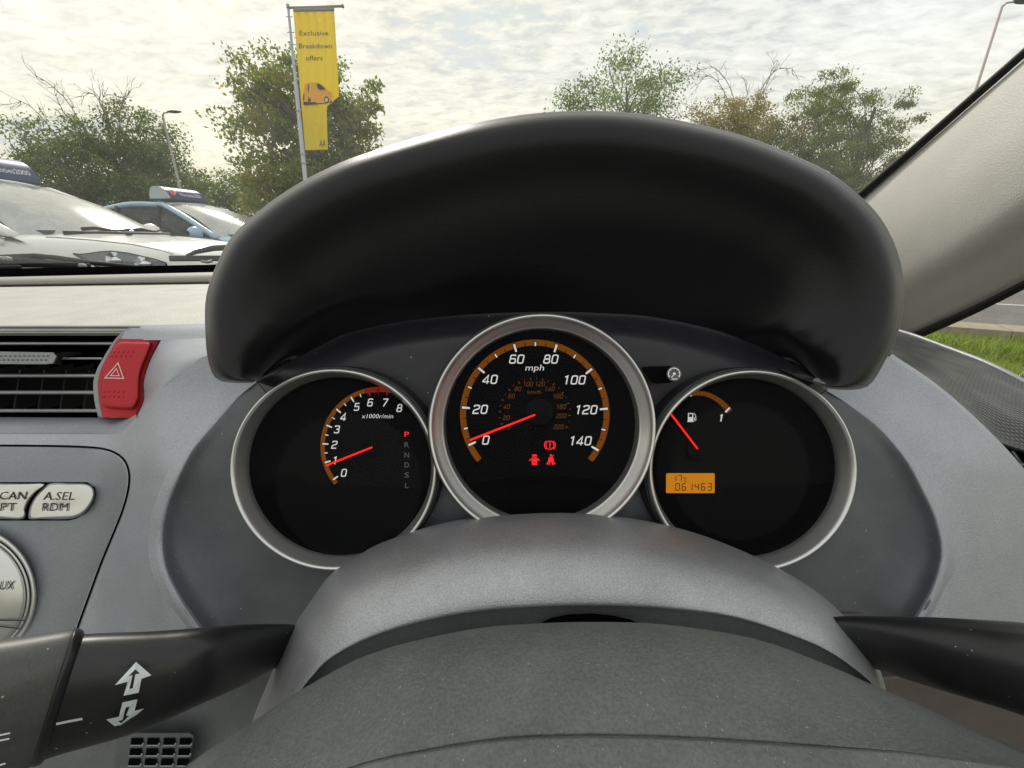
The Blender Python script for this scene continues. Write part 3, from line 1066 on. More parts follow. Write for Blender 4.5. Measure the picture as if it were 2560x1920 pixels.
def make_car(name, label, loc, rz, paint, group):
    t = thing(name, label, 'car', loc, group, rz)
    xs = np.concatenate([np.linspace(-2.08, 1.4, 30), np.linspace(1.45, 2.10, 22)])
    ss = np.linspace(0, 1, 26)
    rows = []
    for x in xs:
        r = []
        for s in ss:
            y, z = body_pt(x, s)
            r.append((x, -y, z))
        for s in ss[::-1][1:]:
            y, z = body_pt(x, s)
            r.append((x, y, z))
        rows.append(r)
    body = grid_obj('body', rows, paint, t, local=True)
    # nose and tail closed
    n = len(rows[0])
    mesh_obj('front_bumper', rows[-1], [tuple(range(n))], paint, t, True, True)
    mesh_obj('rear_bumper', rows[0], [tuple(range(n - 1, -1, -1))], paint, t, True, True)
    # glasshouse
    base = spline([(0.66, -0.74, 0.995), (0.90, -0.58, 1.025), (1.06, -0.3, 1.045), (1.10, 0, 1.05), (1.06, 0.3, 1.045), (0.90, 0.58, 1.025), (0.66, 0.74, 0.995)], 25)
    topc = spline([(-0.42, -0.56, 1.545), (-0.36, -0.35, 1.578), (-0.33, 0, 1.592), (-0.36, 0.35, 1.578), (-0.42, 0.56, 1.545)], 25)
    rows = []
    for k in np.linspace(0, 1, 12):
        r = base * (1 - k) + topc * k
        r = r + np.array([0.05, 0, 0.055]) * math.sin(math.pi * k)
        rows.append(r)
    grid_obj('windscreen', rows, M['carscreen'], t, local=True)
    rear = spline([(-1.80, -0.52, 1.46), (-1.86, 0, 1.50), (-1.80, 0.52, 1.46)], 25)
    rrows = []
    for k in np.linspace(0, 1, 10):
        r = topc * (1 - k) + rear * k
        r = r + np.array([0, 0, 0.045]) * math.sin(math.pi * k)
        rrows.append(r)
    grid_obj('roof', rrows, paint, t, local=True, thick=0.02)
    tail = spline([(-2.04, -0.70, 1.06), (-2.08, 0, 1.08), (-2.04, 0.70, 1.06)], 25)
    grid_obj('rear_window', [rear, rear * 0.5 + tail * 0.5 + np.array([-0.03, 0, 0.02]), tail], M['carside'], t, local=True)
    for sgn in (-1, 1):
        # front pillar
        a = [Vector((0.64, sgn * 0.765, 0.985)), Vector((0.36, sgn * 0.735, 1.15)), Vector((-0.02, sgn * 0.68, 1.36)), Vector((-0.42, sgn * 0.60, 1.535))]
        tube('front_pillar', [Vector(p) for p in spline([tuple(p) for p in a], 10)], [0.055, 0.05, 0.047, 0.045, 0.045, 0.045, 0.045, 0.045, 0.045, 0.045], paint, t, 8, True)
        rail = [(-0.42, sgn * 0.60, 1.535), (-1.1, sgn * 0.60, 1.55), (-1.80, sgn * 0.55, 1.46)]
        tube('roof_rail', [Vector(p) for p in spline(rail, 8)], 0.045, paint, t, 8, True)
        tube('rear_pillar', [Vector((-1.80, sgn * 0.55, 1.46)), Vector((-2.0, sgn * 0.74, 1.08))], 0.09, paint, t, 8, True)
        # side windows: belt to roof, split by the centre pillar
        belt = lambda x: Vector((x, sgn * (0.79 - 0.02 * abs(x)), 1.0 + max(0, -x) * 0.045 + (0.0 if x < 0.4 else -0.01)))

        def upper(x):
            if x > -0.42:
                k = (0.60 - x) / 1.02
                return Vector((x, sgn * (0.745 - 0.145 * k), 1.0 + 0.535 * k ** 0.92))
            return Vector((x, sgn * 0.60, 1.535 - max(0, -x - 1.2) * 0.12))
        for x0, x1 in ((0.50, -0.45), (-0.53, -1.30), (-1.38, -1.78)):
            rows = []
            for k in np.linspace(0, 1, 5):
                rows.append([belt(x) * (1 - k) + upper(x) * k + Vector((0, sgn * 0.02 * math.sin(math.pi * k), 0)) for x in np.linspace(x0, x1, 9)])
            grid_obj('side_window', rows, M['carside'], t, local=True)
        for x0 in (-0.49, -1.34):
            tube('door_pillar', [belt(x0), (belt(x0) + upper(x0)) / 2 + Vector((0, sgn * 0.012, 0)), upper(x0)], 0.042, M['trim'], t, 6, True)
        tube('window_trim', [belt(x) + Vector((0, sgn * 0.012, -0.005)) for x in np.linspace(0.55, -1.8, 12)], 0.014, M['trim'], t, 6, True)
        tube('waist_panel', [belt(x) + Vector((0, sgn * 0.035, -0.045)) for x in np.linspace(0.62, -1.9, 12)], 0.055, paint, t, 8, True)
        # mirror
        rows = []
        for i in range(9):
            k = i / 8
            w = math.sin(math.pi * (0.08 + 0.86 * k)) ** 0.6
            rows.append([Vector((0.42 + 0.085 * w * math.cos(q), sgn * (0.84 + 0.25 * k), 1.075 + 0.105 * w * math.sin(q))) for q in np.linspace(0, 2 * math.pi, 16, endpoint=False)])
        mo = grid_obj('door_mirror', rows, paint, t, closed=True, local=True)
        # headlamp: reflector with a clear lens over it, lying in the wing
        def lamp_rows(off):
            rows = []
            for x in np.linspace(1.28, 1.99, 16):
                q = (x - 1.28) / 0.71
                lo = 0.53 - 0.17 * q ** 0.8
                hi = 0.60 - 0.03 * q - 0.045 * (1 - q) ** 3
                mid = (lo + hi) / 2
                w = (hi - lo) * (0.12 + 0.88 * min(1.0, q * 2.2))
                r = []
                for s in np.linspace(mid - w / 2, mid + w / 2, 8):
                    y, z = body_pt(x, s)
                    r.append((x + off * 0.3, sgn * (y + off), z + off * 0.6))
                rows.append(r)
            return rows
        grid_obj('headlamp', lamp_rows(0.006), M['chrome'], t, local=True)
        grid_obj('headlamp_lens', lamp_rows(0.022), M['lampglass'], t, local=True)
        for cx in (1.62, 1.84):
            y, z = body_pt(cx, 0.535)
            V, F = tube_geo([Vector((cx, sgn * (y - 0.02), z)), Vector((cx + 0.01, sgn * (y + 0.014), z + 0.008))], [0.045, 0.068], 18)
            mesh_obj('bulb_housing', V, F, M['bright'], t, True, True)
        # edge of the lamp
        e = lamp_rows(0.020)
        tube('lamp_edge', [Vector(r[0]) for r in e] + [Vector(r[-1]) for r in e[::-1]], 0.006, M['trim'], t, 5, True)
        # wheels
        for wx in (1.30, -1.30):
            V, F = tube_geo([Vector((wx, sgn * 0.66, 0.31)), Vector((wx, sgn * 0.70, 0.31)), Vector((wx, sgn * 0.86, 0.31)), Vector((wx, sgn * 0.90, 0.31))], [0.28, 0.31, 0.31, 0.28], 28)
            w = mesh_obj('wheel', V, F, M['trim'], t, True, True)
            V, F = tube_geo([Vector((wx, sgn * 0.89, 0.31)), Vector((wx, sgn * 0.905, 0.31))], [0.20, 0.19], 24)
            r = mesh_obj('rim', V, F, M['chrome'], w, False)
        # front quarter light in the door corner
        mesh_obj('quarter_window', [(0.62, sgn * 0.80, 1.01), (0.86, sgn * 0.872, 0.945), (0.5, sgn * 0.845, 1.0)], [(0, 1, 2)], M['trim'], t, False, True)
    # bonnet shut line, screen wipers and washer jets
    for sgn in (-1, 1):
        V = []
        for x in np.linspace(0.95, 2.0, 18):
            y, z = body_pt(x, 0.70)
            V.append(Vector((x, sgn * y, z + 0.001)))
        tube('bonnet_gap', V, 0.004, M['trim'], t, 5, True)
    for y0, y1 in ((-0.45, 0.10), (0.05, 0.58)):
        P = []
        for k in np.linspace(0, 1, 6):
            y = y0 + (y1 - y0) * k
            P.append(Vector((1.10 - 0.42 * y * y - 0.03, y, 1.075 + 0.012 * math.sin(k * 9))))
        tube('wiper', P, [0.020, 0.018, 0.014, 0.014, 0.012, 0.008], M['trim'], t, 6, True)
    tube('scuttle', [Vector((1.13 - 0.42 * y * y, y, 1.035)) for y in np.linspace(-0.62, 0.62, 14)], 0.022, M['trim'], t, 6, True)
    for y in (-0.28, 0.28):
        V, F = box_geo((1.30, y, 1.022), 0.03, 0.05, 0.015)
        mesh_obj('washer_jet', V, F, M['trim'], t, False, True)
    # seats and dash inside, so that the glass has something behind it
    for y in (-0.36, 0.36):
        V, F = merge([box_geo((-0.35, y, 0.95), 0.16, 0.46, 0.62), box_geo((-0.36, y, 1.33), 0.10, 0.26, 0.19), box_geo((-0.1, y, 0.66), 0.5, 0.48, 0.16)])
        mesh_obj('seat', V, F, M['seatfab'], t, False, True)
    V, F = box_geo((0.62, 0, 0.98), 0.45, 1.3, 0.16)
    mesh_obj('dashboard', V, F, M['seatfab'], t, False, True)
    V, F = merge([box_geo((-1.15, 0, 0.95), 0.16, 1.2, 0.5)])
    mesh_obj('rear_seat', V, F, M['seatfab'], t, False, True)
    return t


def rotz(v, rz):
    return Matrix.Rotation(rz, 3, 'Z') @ Vector(v)


def roof_sign(label, car_loc, rz, half, z0, h, oy=0.0):
    """arched advertising box lying across the roof; its lettered face looks over the bonnet"""
    loc = Vector(car_loc) + rotz((-0.62, oy, z0), rz)
    t = thing('roof_sign', label, 'roof sign', loc, 'advertising signs on the car roofs', rz)
    prof = spline([(0.20, 0.0), (0.185, h * 0.30), (0.12, h * 0.72), (0.02, h * 0.97), (-0.07, h), (-0.15, h * 0.86), (-0.20, h * 0.4), (-0.21, 0.0)], 26)
    ys = np.linspace(-half, half, 12)
    rows = [[(p[0], y, p[1]) for p in prof] for y in ys]
    grid_obj('shell', rows, M['signblue'], t, local=True)
    for y in (-half, half):
        n = len(prof)
        mesh_obj('end_cap', [(p[0], y * 1.002, p[1]) for p in prof], [tuple(range(n))], M['signend'], t, False, True)
    V, F = box_geo((0, 0, -0.012), 0.44, half * 2.04, 0.024)
    mesh_obj('base', V, F, M['trim'], t, False, True)
    arc = np.concatenate([[0], np.cumsum(np.linalg.norm(np.diff(prof, axis=0), axis=1))])

    def on(s, y, off=0.004):
        x = np.interp(s, arc, prof[:, 0])
        z = np.interp(s, arc, prof[:, 1])
        return Vector((x + off * 0.9, y, z + off * 0.45))
    V, F, w = text_geo('Warranties2000')
    hh = 0.058
    sc = (half * 1.22) / (w * hh)
    y0 = -half * 0.38
    mesh_obj('lettering', [on(h * 0.30 + y * hh, y0 + x * hh * sc) for x, y in V], F, M['signtext'], t, False, True)
    # tapering pink and orange swirl
    c = (h * 0.62, -half * 0.66)
    for nm, m, ph in (('logo', M['logo_a'], 0.0), ('logo', M['logo_b'], math.pi)):
        pts = []
        for k in np.linspace(0, 1, 18):
            a = ph + k * math.pi
            r = 0.075 * (0.75 + 0.25 * math.sin(a * 2))
            pts.append((c[0] + r * math.cos(a), c[1] + r * math.sin(a) * 1.1))
        mesh_obj(nm, [on(p[0], p[1], 0.005) for p in pts], [tuple(range(len(pts)))], m, t, False, True)
    return t


CG = 'cars parked in the next bays'
WL, WR = (-5.29, 4.93, 0.03), math.radians(-3)
BL, BR_ = (-5.42, 8.15, 0.03), math.radians(-9)
make_car('parked_car', 'white people carrier parked nearest, seen over its windscreen, bonnet and headlamp', WL, WR, M['paint_white'], CG)
make_car('parked_car', 'light blue car with door mirror and side windows behind the white car', BL, BR_, M['paint_blue'], CG)
roof_sign('large navy roof sign on the white car, cut by the left edge', WL, WR, 0.42, 1.615, 0.25, 0.12)
roof_sign('navy roof sign with orange and pink logo on the blue car', BL, BR_, 0.36, 1.65, 0.20, -0.08)
ta = thing('car_aerial', 'thin black aerial on the roof front of the white car', 'aerial', Vector(WL) + rotz((-0.40, 0.34, 1.60), WR))
pa = Vector(WL) + rotz((-0.40, 0.34, 1.60), WR)
tube('rod', [pa + Vector((0.02, 0, 0)), pa + Vector((-0.28, -0.02, 0.15))], [0.007, 0.003], M['trim'], ta, 6)
V, F = box_geo(pa, 0.07, 0.05, 0.025)
mesh_obj('foot', V, F, M['trim'], ta, False)

# ------------------------------------------------------------------ banner flag
def banner():
    d = 8.4
    bx = lambda zx, zy: (680 + zx * 0.2774, zy * 0.2773)
    base = U(*bx(330, 1750), d)
    base.z = 0
    t = thing('banner_flag', 'tall yellow banner with van picture on a pale pole before the leafy tree', 'banner', base)
    k = d / FPX
    top = U(*bx(145, 62), d)
    low = U(*bx(300, 1610), d)
    dirv = (top - low).normalized()
    s = (low.z) / dirv.z
    foot = low - dirv * s
    m, N, out = new_mat('pole_grey')
    b = N.n('ShaderNodeBsdfPrincipled')
    b.inputs['Base Color'].default_value = (0.42, 0.43, 0.44, 1)
    b.inputs['Metallic'].default_value = 0.4
    b.inputs['Roughness'].default_value = 0.45
    N.link(b.outputs[0], out.inputs[0])
    pm = m
    tube('pole', [foot, low, low.lerp(top, 0.55), low.lerp(top, 0.56), top], [0.045, 0.043, 0.038, 0.028, 0.024], pm, t, 12)
    tube('crossbar', [U(*bx(140, 70), d), U(*bx(640, 55), d - 0.02)], 0.022, M['galv'], t, 8)
    tube('crossbar_tip', [U(*bx(630, 55), d - 0.02), U(*bx(646, 55), d - 0.02)], 0.034, M['galv'], t, 8)
    tube('pole_cap', [top - dirv * 0.03, top + dirv * 0.04], 0.034, M['galv'], t, 8)
    # sleeve at the head
    sl = [[U(*bx(192 + (560 - 192) * q, 72 - 6 * q + 34 * r), d - 0.03) for q in np.linspace(0, 1, 12)] for r in (0, 1)]
    m, N, out = new_mat('sleeve_grey')
    b = N.n('ShaderNodeBsdfPrincipled')
    b.inputs['Base Color'].default_value = (0.22, 0.20, 0.17, 1)
    b.inputs['Roughness'].default_value = 0.8
    N.link(b.outputs[0], out.inputs[0])
    grid_obj('sleeve', sl, m, t, thick=0.012)
    # cloth
    m, N, out = new_mat('banner_yellow')
    df = N.n('ShaderNodeBsdfDiffuse')
    df.inputs[0].default_value = (0.88, 0.69, 0.06, 1)
    tl = N.n('ShaderNodeBsdfTranslucent')
    tl.inputs[0].default_value = (1.0, 0.86, 0.16, 1)
    ms = N.n('ShaderNodeMixShader')
    ms.inputs[0].default_value = 0.6
    N.link(df.outputs[0], ms.inputs[1])
    N.link(tl.outputs[0], ms.inputs[2])
    N.link(ms.outputs[0], out.inputs[0])

    def fold(zx, zy):
        a = 0.025 * math.exp(-zy / 330.0) + 0.006
        return d - 0.03 + a * math.sin(zx * 0.085 + 0.3 * math.sin(zy * 0.011)) + 0.012 * math.sin(zy * 0.006 + zx * 0.004)

    def ledge(zy):
        return 192 + (300 - 192) * (zy - 100) / 1255.0

    def redge(zy):
        if zy < 850:
            return 560 + 45 * (zy - 95) / 755.0
        if zy < 985:
            return 605 - 112 * sstep((zy - 850) / 135.0) + 5 * math.sin(zy * 0.11)
        return 493 + 10 * (zy - 985) / 360.0
    rows = []
    for zy in np.linspace(103, 1350, 110):
        a, b_ = ledge(zy), redge(zy)
        rows.append([U(*bx(a + (b_ - a) * q, zy + 6 * (1 - q)), fold(a + (b_ - a) * q, zy)) for q in np.linspace(0, 1, 36)])
    cl = grid_obj('cloth', rows, m, t, thick=0.003)

    def pr(zx, zy, off=0.012):
        return U(*bx(zx, zy), fold(zx, zy) - off)
    ink = flat('banner_ink', (0.06, 0.065, 0.06), 0.7, 0.1)
    for s, cx, cy, h in (('Exclusive', 378, 303, 44), ('Breakdown', 392, 420, 46), ('offers', 380, 528, 44)):
        V, F, w = text_geo(s)
        tot = {'Exclusive': 262, 'Breakdown': 300, 'offers': 152}[s]
        mesh_obj('lettering', [pr(cx + (x - w / 2) * tot / w, cy + 16 - y * h) for x, y in V], F, ink, cl, False)
    # van picture: flat print in a few colours
    van = flat('print_orange', (0.74, 0.36, 0.05), 0.7, 0.1)
    dark = flat('print_black', (0.05, 0.045, 0.04), 0.7, 0.1)
    pale = flat('print_pale', (0.62, 0.60, 0.55), 0.7, 0.1)

    def printed(pts, mt, off):
        mesh_obj('van_print', [pr(x, y, off) for x, y in pts], [tuple(range(len(pts)))], mt, cl, False)
    printed([(278, 920), (282, 850), (295, 760), (320, 747), (420, 747), (465, 775), (500, 812), (540, 835), (542, 870), (520, 925), (340, 932)], van, 0.013)
    printed([(405, 757), (425, 755), (455, 775), (485, 806), (430, 806), (408, 790)], dark, 0.016)
    printed([(280, 915), (340, 922), (470, 918), (540, 905), (538, 925), (345, 946), (285, 946)], dark, 0.016)
    printed([(282, 850), (292, 840), (294, 905), (279, 905)], dark, 0.0165)
    printed([(296, 845), (306, 775), (314, 775), (302, 845)], dark, 0.016)
    printed([(316, 840), (324, 760), (332, 760), (328, 840)], dark, 0.016)
    for cx, cy in ((326, 905), (490, 900)):
        printed(circle2d(cx, cy, 22, 32, 16), dark, 0.018)
        printed(circle2d(cx, cy, 12, 20, 16), pale, 0.020)
    V, F, w = text_geo('AA')
    mesh_obj('lettering', [pr(428 + x * 56 / w, 1322 - y * 62, 0.014) for x, y in V], F, ink, cl, False)
    # rings that tie cloth to pole
    for zy in (160, 300, 410, 595, 1000, 1390, 1470):
        a = ledge(zy) if zy < 1350 else 292
        q = (zy - 62) / 1548.0
        pc = top.lerp(low, q)
        tube('tie_ring', [pc + Vector((-0.05, -0.03, 0)), pc + Vector((0.0, -0.06, 0)), pc + Vector((0.09, -0.03, 0.0))], 0.008, pm, t, 6)


banner()

# ------------------------------------------------------------------ our own car: windscreen, wipers, pillar, side window
BLc, BRc = Vector((-1.15, 0.80, CAMH - 0.045)), U(2190, 640, 0.74)
TRc = U(2780, -70, 0.362)
TLc = Vector((-0.95, TRc.y, TRc.z))
rows = []
for k in np.linspace(0, 1, 16):
    r = []
    for q in np.linspace(0, 1, 30):
        p = (BLc * (1 - q) + BRc * q) * (1 - k) + (TLc * (1 - q) + TRc * q) * k
        p = p + Vector((0, 0.10 * (1 - (2 * q - 1) ** 2) * (1 - k) + 0.04 * (1 - (2 * q - 1) ** 2) * k, 0.03 * math.sin(math.pi * k)))
        r.append(p)
    rows.append(r)
tag(grid_obj('windscreen', rows, M['glass'], None), 'large slightly dusty windscreen above the dashboard', 'windscreen')

tag_p = thing('pillar_trim', 'beige grained roof pillar trim at the right between windscreen and side window', 'pillar', U(2260, 830, 0.56))
up_e = [(2100, 540, 0.64), (2145, 500, 0.60), (2300, 366, 0.505), (2430, 252, 0.445), (2560, 138, 0.40), (2720, -6, 0.355)]
lo_e = [(2200, 880, 0.64), (2262, 846, 0.60), (2330, 815, 0.545), (2430, 770, 0.48), (2560, 705, 0.42), (2720, 622, 0.37)]
Ue, Le = spline(up_e, 50), spline(lo_e, 50)
rows = []
for a, bul in ((-0.035, 0.05), (0.0, 0.012), (0.04, -0.004), (0.15, -0.020), (0.35, -0.036), (0.55, -0.040), (0.68, -0.036), (0.80, -0.020), (0.92, -0.004), (1.0, 0.010), (1.03, 0.05)):
    r = Ue * (1 - a) + Le * a
    r[:, 2] += bul
    rows.append(r)
grid_obj('trim_panel', [[U(*p) for p in r] for r in refine_rows(rows, 4)], M['pillar'], tag_p)
tube('seal', [U(p[0] - 3, p[1] - 3, p[2] - 0.002) for p in Ue], [0.0044 * p[2] / 0.45 for p in Ue], M['seal'], tag_p, 8)
tube('seal', [U(p[0] + 2, p[1] + 6, p[2] - 0.002) for p in Le], [0.0044 * p[2] / 0.45 for p in Le], M['seal'], tag_p, 8)

rows = []
for a in np.linspace(0, 1, 4):
    A = spline([(2262, 846, 0.615), (2430, 770, 0.50), (2560, 705, 0.435), (2720, 622, 0.385)], 12)
    B = spline([(2240, 900, 0.60), (2430, 960, 0.47), (2560, 1040, 0.41), (2720, 1130, 0.36)], 12)
    rows.append([U(*p) for p in (A * (1 - a) + B * a)])
tag(grid_obj('side_window', rows, M['sideglass'], None), 'small side window pane between beige pillar and woven trim', 'window')

w1 = thing('windscreen_wiper', 'dark wiper arm with bolted hinge lying at the lower left of the windscreen', 'wiper', U(60, 672, 1.02), 'wipers on the windscreen')
ax = lambda zx, zy: (zx * 0.2893, 350 + zy * 0.2893)
tube('arm', [U(*ax(-300, 1030), 0.98), U(*ax(0, 1048), 1.0), U(*ax(200, 1052), 1.02), U(*ax(400, 1068), 1.04), U(*ax(780, 1092), 1.08)], [0.0155, 0.0155, 0.0145, 0.010, 0.008], M['rubber'], w1, 8)
tube('arm_spine', [U(*ax(-100, 1016), 0.985), U(*ax(300, 1000), 1.03), U(*ax(500, 1018), 1.05), U(*ax(800, 1060), 1.09), U(*ax(1180, 1098), 1.14)], [0.006, 0.0065, 0.0065, 0.006, 0.005], M['rubber'], w1, 7)
tube('blade', [U(*ax(-100, 1098), 0.98), U(*ax(170, 1098), 1.0), U(*ax(178, 1085), 1.0)], [0.006, 0.006, 0.004], M['rubber'], w1, 6)
for zx, zy in ((10, 1026), (90, 1034), (735, 1092)):
    c = U(*ax(zx, zy), 0.975 if zx < 200 else 1.06)
    tube('bolt', [c, c + Vector((0, -0.012, 0.004))], [0.006, 0.0055], M['galv'], w1, 10)
w2 = thing('windscreen_wiper', 'black wiper blade ending beside the left edge of the hood', 'wiper', U(500, 650, 1.05), 'wipers on the windscreen')
tube('blade', [U(*ax(1462, 1026), 1.02), U(*ax(1700, 1026), 1.05), U(*ax(2300, 1022), 1.12)], 0.0068, M['rubber'], w2, 6)
tube('blade_frame', [U(*ax(1462, 1010), 1.02), U(*ax(2300, 1008), 1.12)], 0.0035, M['rubber'], w2, 6)
tube('arm', [U(*ax(1610, 1002), 1.02), U(*ax(1700, 965), 1.03), U(*ax(1850, 935), 1.05), U(*ax(2050, 925), 1.08), U(*ax(2400, 930), 1.12)], [0.003, 0.006, 0.0075, 0.008, 0.008], M['rubber'], w2, 6)
tube('blade_tip', [U(*ax(1740, 1046), 1.04), U(*ax(1790, 1056), 1.045), U(*ax(1835, 1044), 1.05)], 0.004, M['galv'], w2, 6)

# ================================================================== dashboard
dash = thing('dashboard', 'grey car dashboard with pale top pad, running behind gauges and controls', 'dashboard', U(1280, 1600, 0.30))


def fL(px, py):
    return 0.292 - 0.037 * sstep((px - 236) / 200.0) + 0.016 * sstep((1190 - py) / 240.0) + 0.000022 * (1400 - max(1000.0, py))


def fR(px, py):
    return 0.2545 + 0.022 * max(0.0, (px - 2361) / 340.0) ** 1.3 + 0.012 * sstep((1190 - py) / 240.0) + 0.000030 * (1450 - py)


BOWL_L = [(642, 955), (593, 995), (529, 1064), (477, 1125), (443, 1188), (411, 1270), (399, 1349), (408, 1422), (443, 1498), (481, 1555)]
BOWL_R = [(2063, 975), (2112, 1005), (2200, 1070), (2268, 1148), (2311, 1226), (2345, 1300), (2361, 1386), (2341, 1468), (2304, 1539)]
TOPL = [(-260, 1091), (0, 1091), (200, 1091), (283, 1090), (310, 1079), (341, 1044), (372, 1005), (405, 971), (460, 930), (516, 890), (580, 915), (642, 955)]
rows = coons(TOPL, [(-260, 1780), (200, 1735), (380, 1660), (481, 1555)], [(-260, 1091), (-260, 1780)], BOWL_L, 90, 60, fL)
grid_obj('fascia', rows, M['fascia'], dash)
REDGE = [(2223, 892), (2343, 975), (2464, 1083), (2560, 1187), (2650, 1300), (2710, 1420), (2730, 1640)]
rows = coons([(2063, 975), (2150, 925), (2223, 892)], [(2304, 1539), (2500, 1580), (2730, 1640)], BOWL_R, REDGE, 40, 60, fR)
grid_obj('fascia', rows, M['fascia'], dash)
# rolled right-hand edge of that panel
E = spline(REDGE, 40)
rows = []
for ox, oy, dd in ((0, 0, 0.0), (5, -5, 0.002), (7, -8, 0.008), (4, -4, 0.03)):
    rows.append([U(p[0] + ox, p[1] + oy, fR(p[0], p[1]) + dd) for p in E])
grid_obj('fascia_edge', refine_rows([np.array(r) for r in rows], 3), M['fascia'], dash)

# ledge under the centre vents, with its rounded front edge
T2 = spline([p for p in TOPL if p[0] <= 341], 60)
rows = []
for k, oy, dd in ((0, 0, 0), (1, -6, 0.001), (2, -9, 0.004)):
    rows.append(np.array([tuple(U(p[0], p[1] + oy, fL(*p) + dd)) for p in T2]))
back = spline([(-260, 1042), (0, 1043), (200, 1044), (300, 1044), (341, 1036)], 60)
rows.append(np.array([tuple(U(p[0], p[1], 0.325)) for p in back]))
grid_obj('ledge', refine_rows(rows, 4), M['fascia'], dash)
# panel between hazard switch and hood
Lc = spline([(404, 848, 0.322), (376, 902, 0.318), (360, 954, 0.315), (360, 1000, 0.312), (341, 1044, 0.288)], 50)
Rc = spline([(600, 838, 0.318), (560, 856, 0.302), (516, 890, fL(516, 890) + 0.003), (460, 930, fL(460, 930) + 0.003), (405, 971, fL(405, 971) + 0.003), (341, 1044, fL(341, 1044) + 0.002)], 50)
rows = []
for k in np.linspace(0, 1, 14):
    r = Lc * (1 - k) + Rc * k
    r[:, 2] += -0.010 * math.sin(math.pi * k) * np.sin(np.pi * np.linspace(0, 1, 50))
    rows.append([U(*p) for p in r])
grid_obj('vent_surround', rows, M['fascia'], dash)
rows = px_rows([[(345, 813, 0.333), (460, 811, 0.335), (600, 806, 0.338)], [(318, 822, 0.329), (420, 826, 0.327), (600, 820, 0.324)], [(302, 848, 0.327), (404, 850, 0.3218), (600, 840, 0.3148)]], 20, 4)
grid_obj('surround_cap', rows, M['fascia'], dash)

# top pad
ZD = CAMH - 0.068
rows = []
e0 = U(0, 815, 0.331)
for y, z in ((e0.y + 0.004, -0.006), (e0.y - 0.001, -0.002), (e0.y + 0.0, 0.001), (e0.y + 0.02, 0.003), (0.45, 0.004), (0.55, 0.003), (0.66, 0.002), (0.70, 0.001)):
    rows.append(np.array([(x, y + (0.03 if y > 0.5 else 0.0) * (1 - ((x + 0.3) / 0.8) ** 2) * 0.6, ZD + z) for x in np.linspace(-1.1, 0.22, 40)]))
grid_obj('top_pad', refine_rows(rows, 5), M['pad'], dash)
# ribbed demister strip and dark gap at the foot of the windscreen
rows = []
for py0, py1, z in ((711, 708, 0.001), (707, 703, 0.006), (693, 683, 0.010), (690, 679, 0.0)):
    A, B = UZ(-350, py0 + 10, ZD + z), UZ(560, py1, ZD + z)
    rows.append(np.array([tuple(A.lerp(B, q)) for q in np.linspace(0, 1.35, 30)]))
grid_obj('demister_strip', rows, M['rib'], dash)
A0, B0 = UZ(-350, 699, ZD + 0.003), UZ(560, 678, ZD + 0.003)
rows = []
for off, z in ((-0.004, -0.02), (-0.004, 0.008), (0.0, 0.0135), (0.02, 0.0135), (0.05, -0.02)):
    rows.append([A0.lerp(B0, q) + Vector((0, off, z)) for q in np.linspace(0, 1.6, 20)])
grid_obj('screen_gap', rows, M['void'], dash, smooth=False)

# woven trim at the right end of the dash, with a pale lip towards the window
TE = [(2200, 815, 0.545), (2246, 829, 0.515), (2291, 843, 0.485), (2385, 878, 0.435), (2467, 910, 0.40), (2560, 957, 0.37), (2720, 1050, 0.33)]
BE = [(2150, 850, 0.40), (2215, 884, 0.36), (2343, 965, 0.325), (2440, 1050, 0.305), (2490, 1102, 0.298), (2560, 1127, 0.292), (2720, 1165, 0.28)]
Ta, Ba = spline(TE, 40), spline(BE, 40)
rows = []
for a, bul in ((0, 0.0), (0.06, -0.004), (0.3, -0.012), (0.6, -0.012), (0.9, -0.003), (1.0, 0.0), (1.03, 0.02)):
    r = Ta * (1 - a) + Ba * a
    r[:, 2] += bul
    rows.append(r)
grid_obj('woven_trim', [[U(*p) for p in r] for r in refine_rows(rows, 5)], M['weave'], dash)
tube('trim_lip', [U(p[0] + 1, p[1] - 2, p[2] + 0.002) for p in Ta], 0.0022, M['fascia'], dash, 6)

# lower dash behind the stalks
rows = px_rows([[(-300, 1600, 0.315), (300, 1560, 0.312), (500, 1545, 0.292), (1356, 1560, 0.29), (2250, 1530, 0.272), (2400, 1545, 0.275), (2800, 1600, 0.29)],
                [(-300, 1700, 0.31), (300, 1680, 0.30), (500, 1680, 0.295), (1356, 1690, 0.295), (2250, 1700, 0.262), (2400, 1730, 0.262), (2800, 1800, 0.27)],
                [(-300, 1850, 0.30), (300, 1850, 0.298), (500, 1840, 0.296), (1356, 1850, 0.297), (2250, 1725, 0.259), (2400, 1752, 0.259), (2800, 1830, 0.265)],
                [(-300, 2200, 0.27), (300, 2200, 0.27), (500, 2200, 0.27), (1356, 2200, 0.28), (2250, 2200, 0.33), (2400, 2200, 0.33), (2800, 2300, 0.33)]], 60, 6)
nh = 37
grid_obj('lower_panel', [r[:nh] for r in rows], M['fascia_lower'], dash)
grid_obj('knee_panel', [r[nh - 1:] for r in rows], M['brown'], dash)

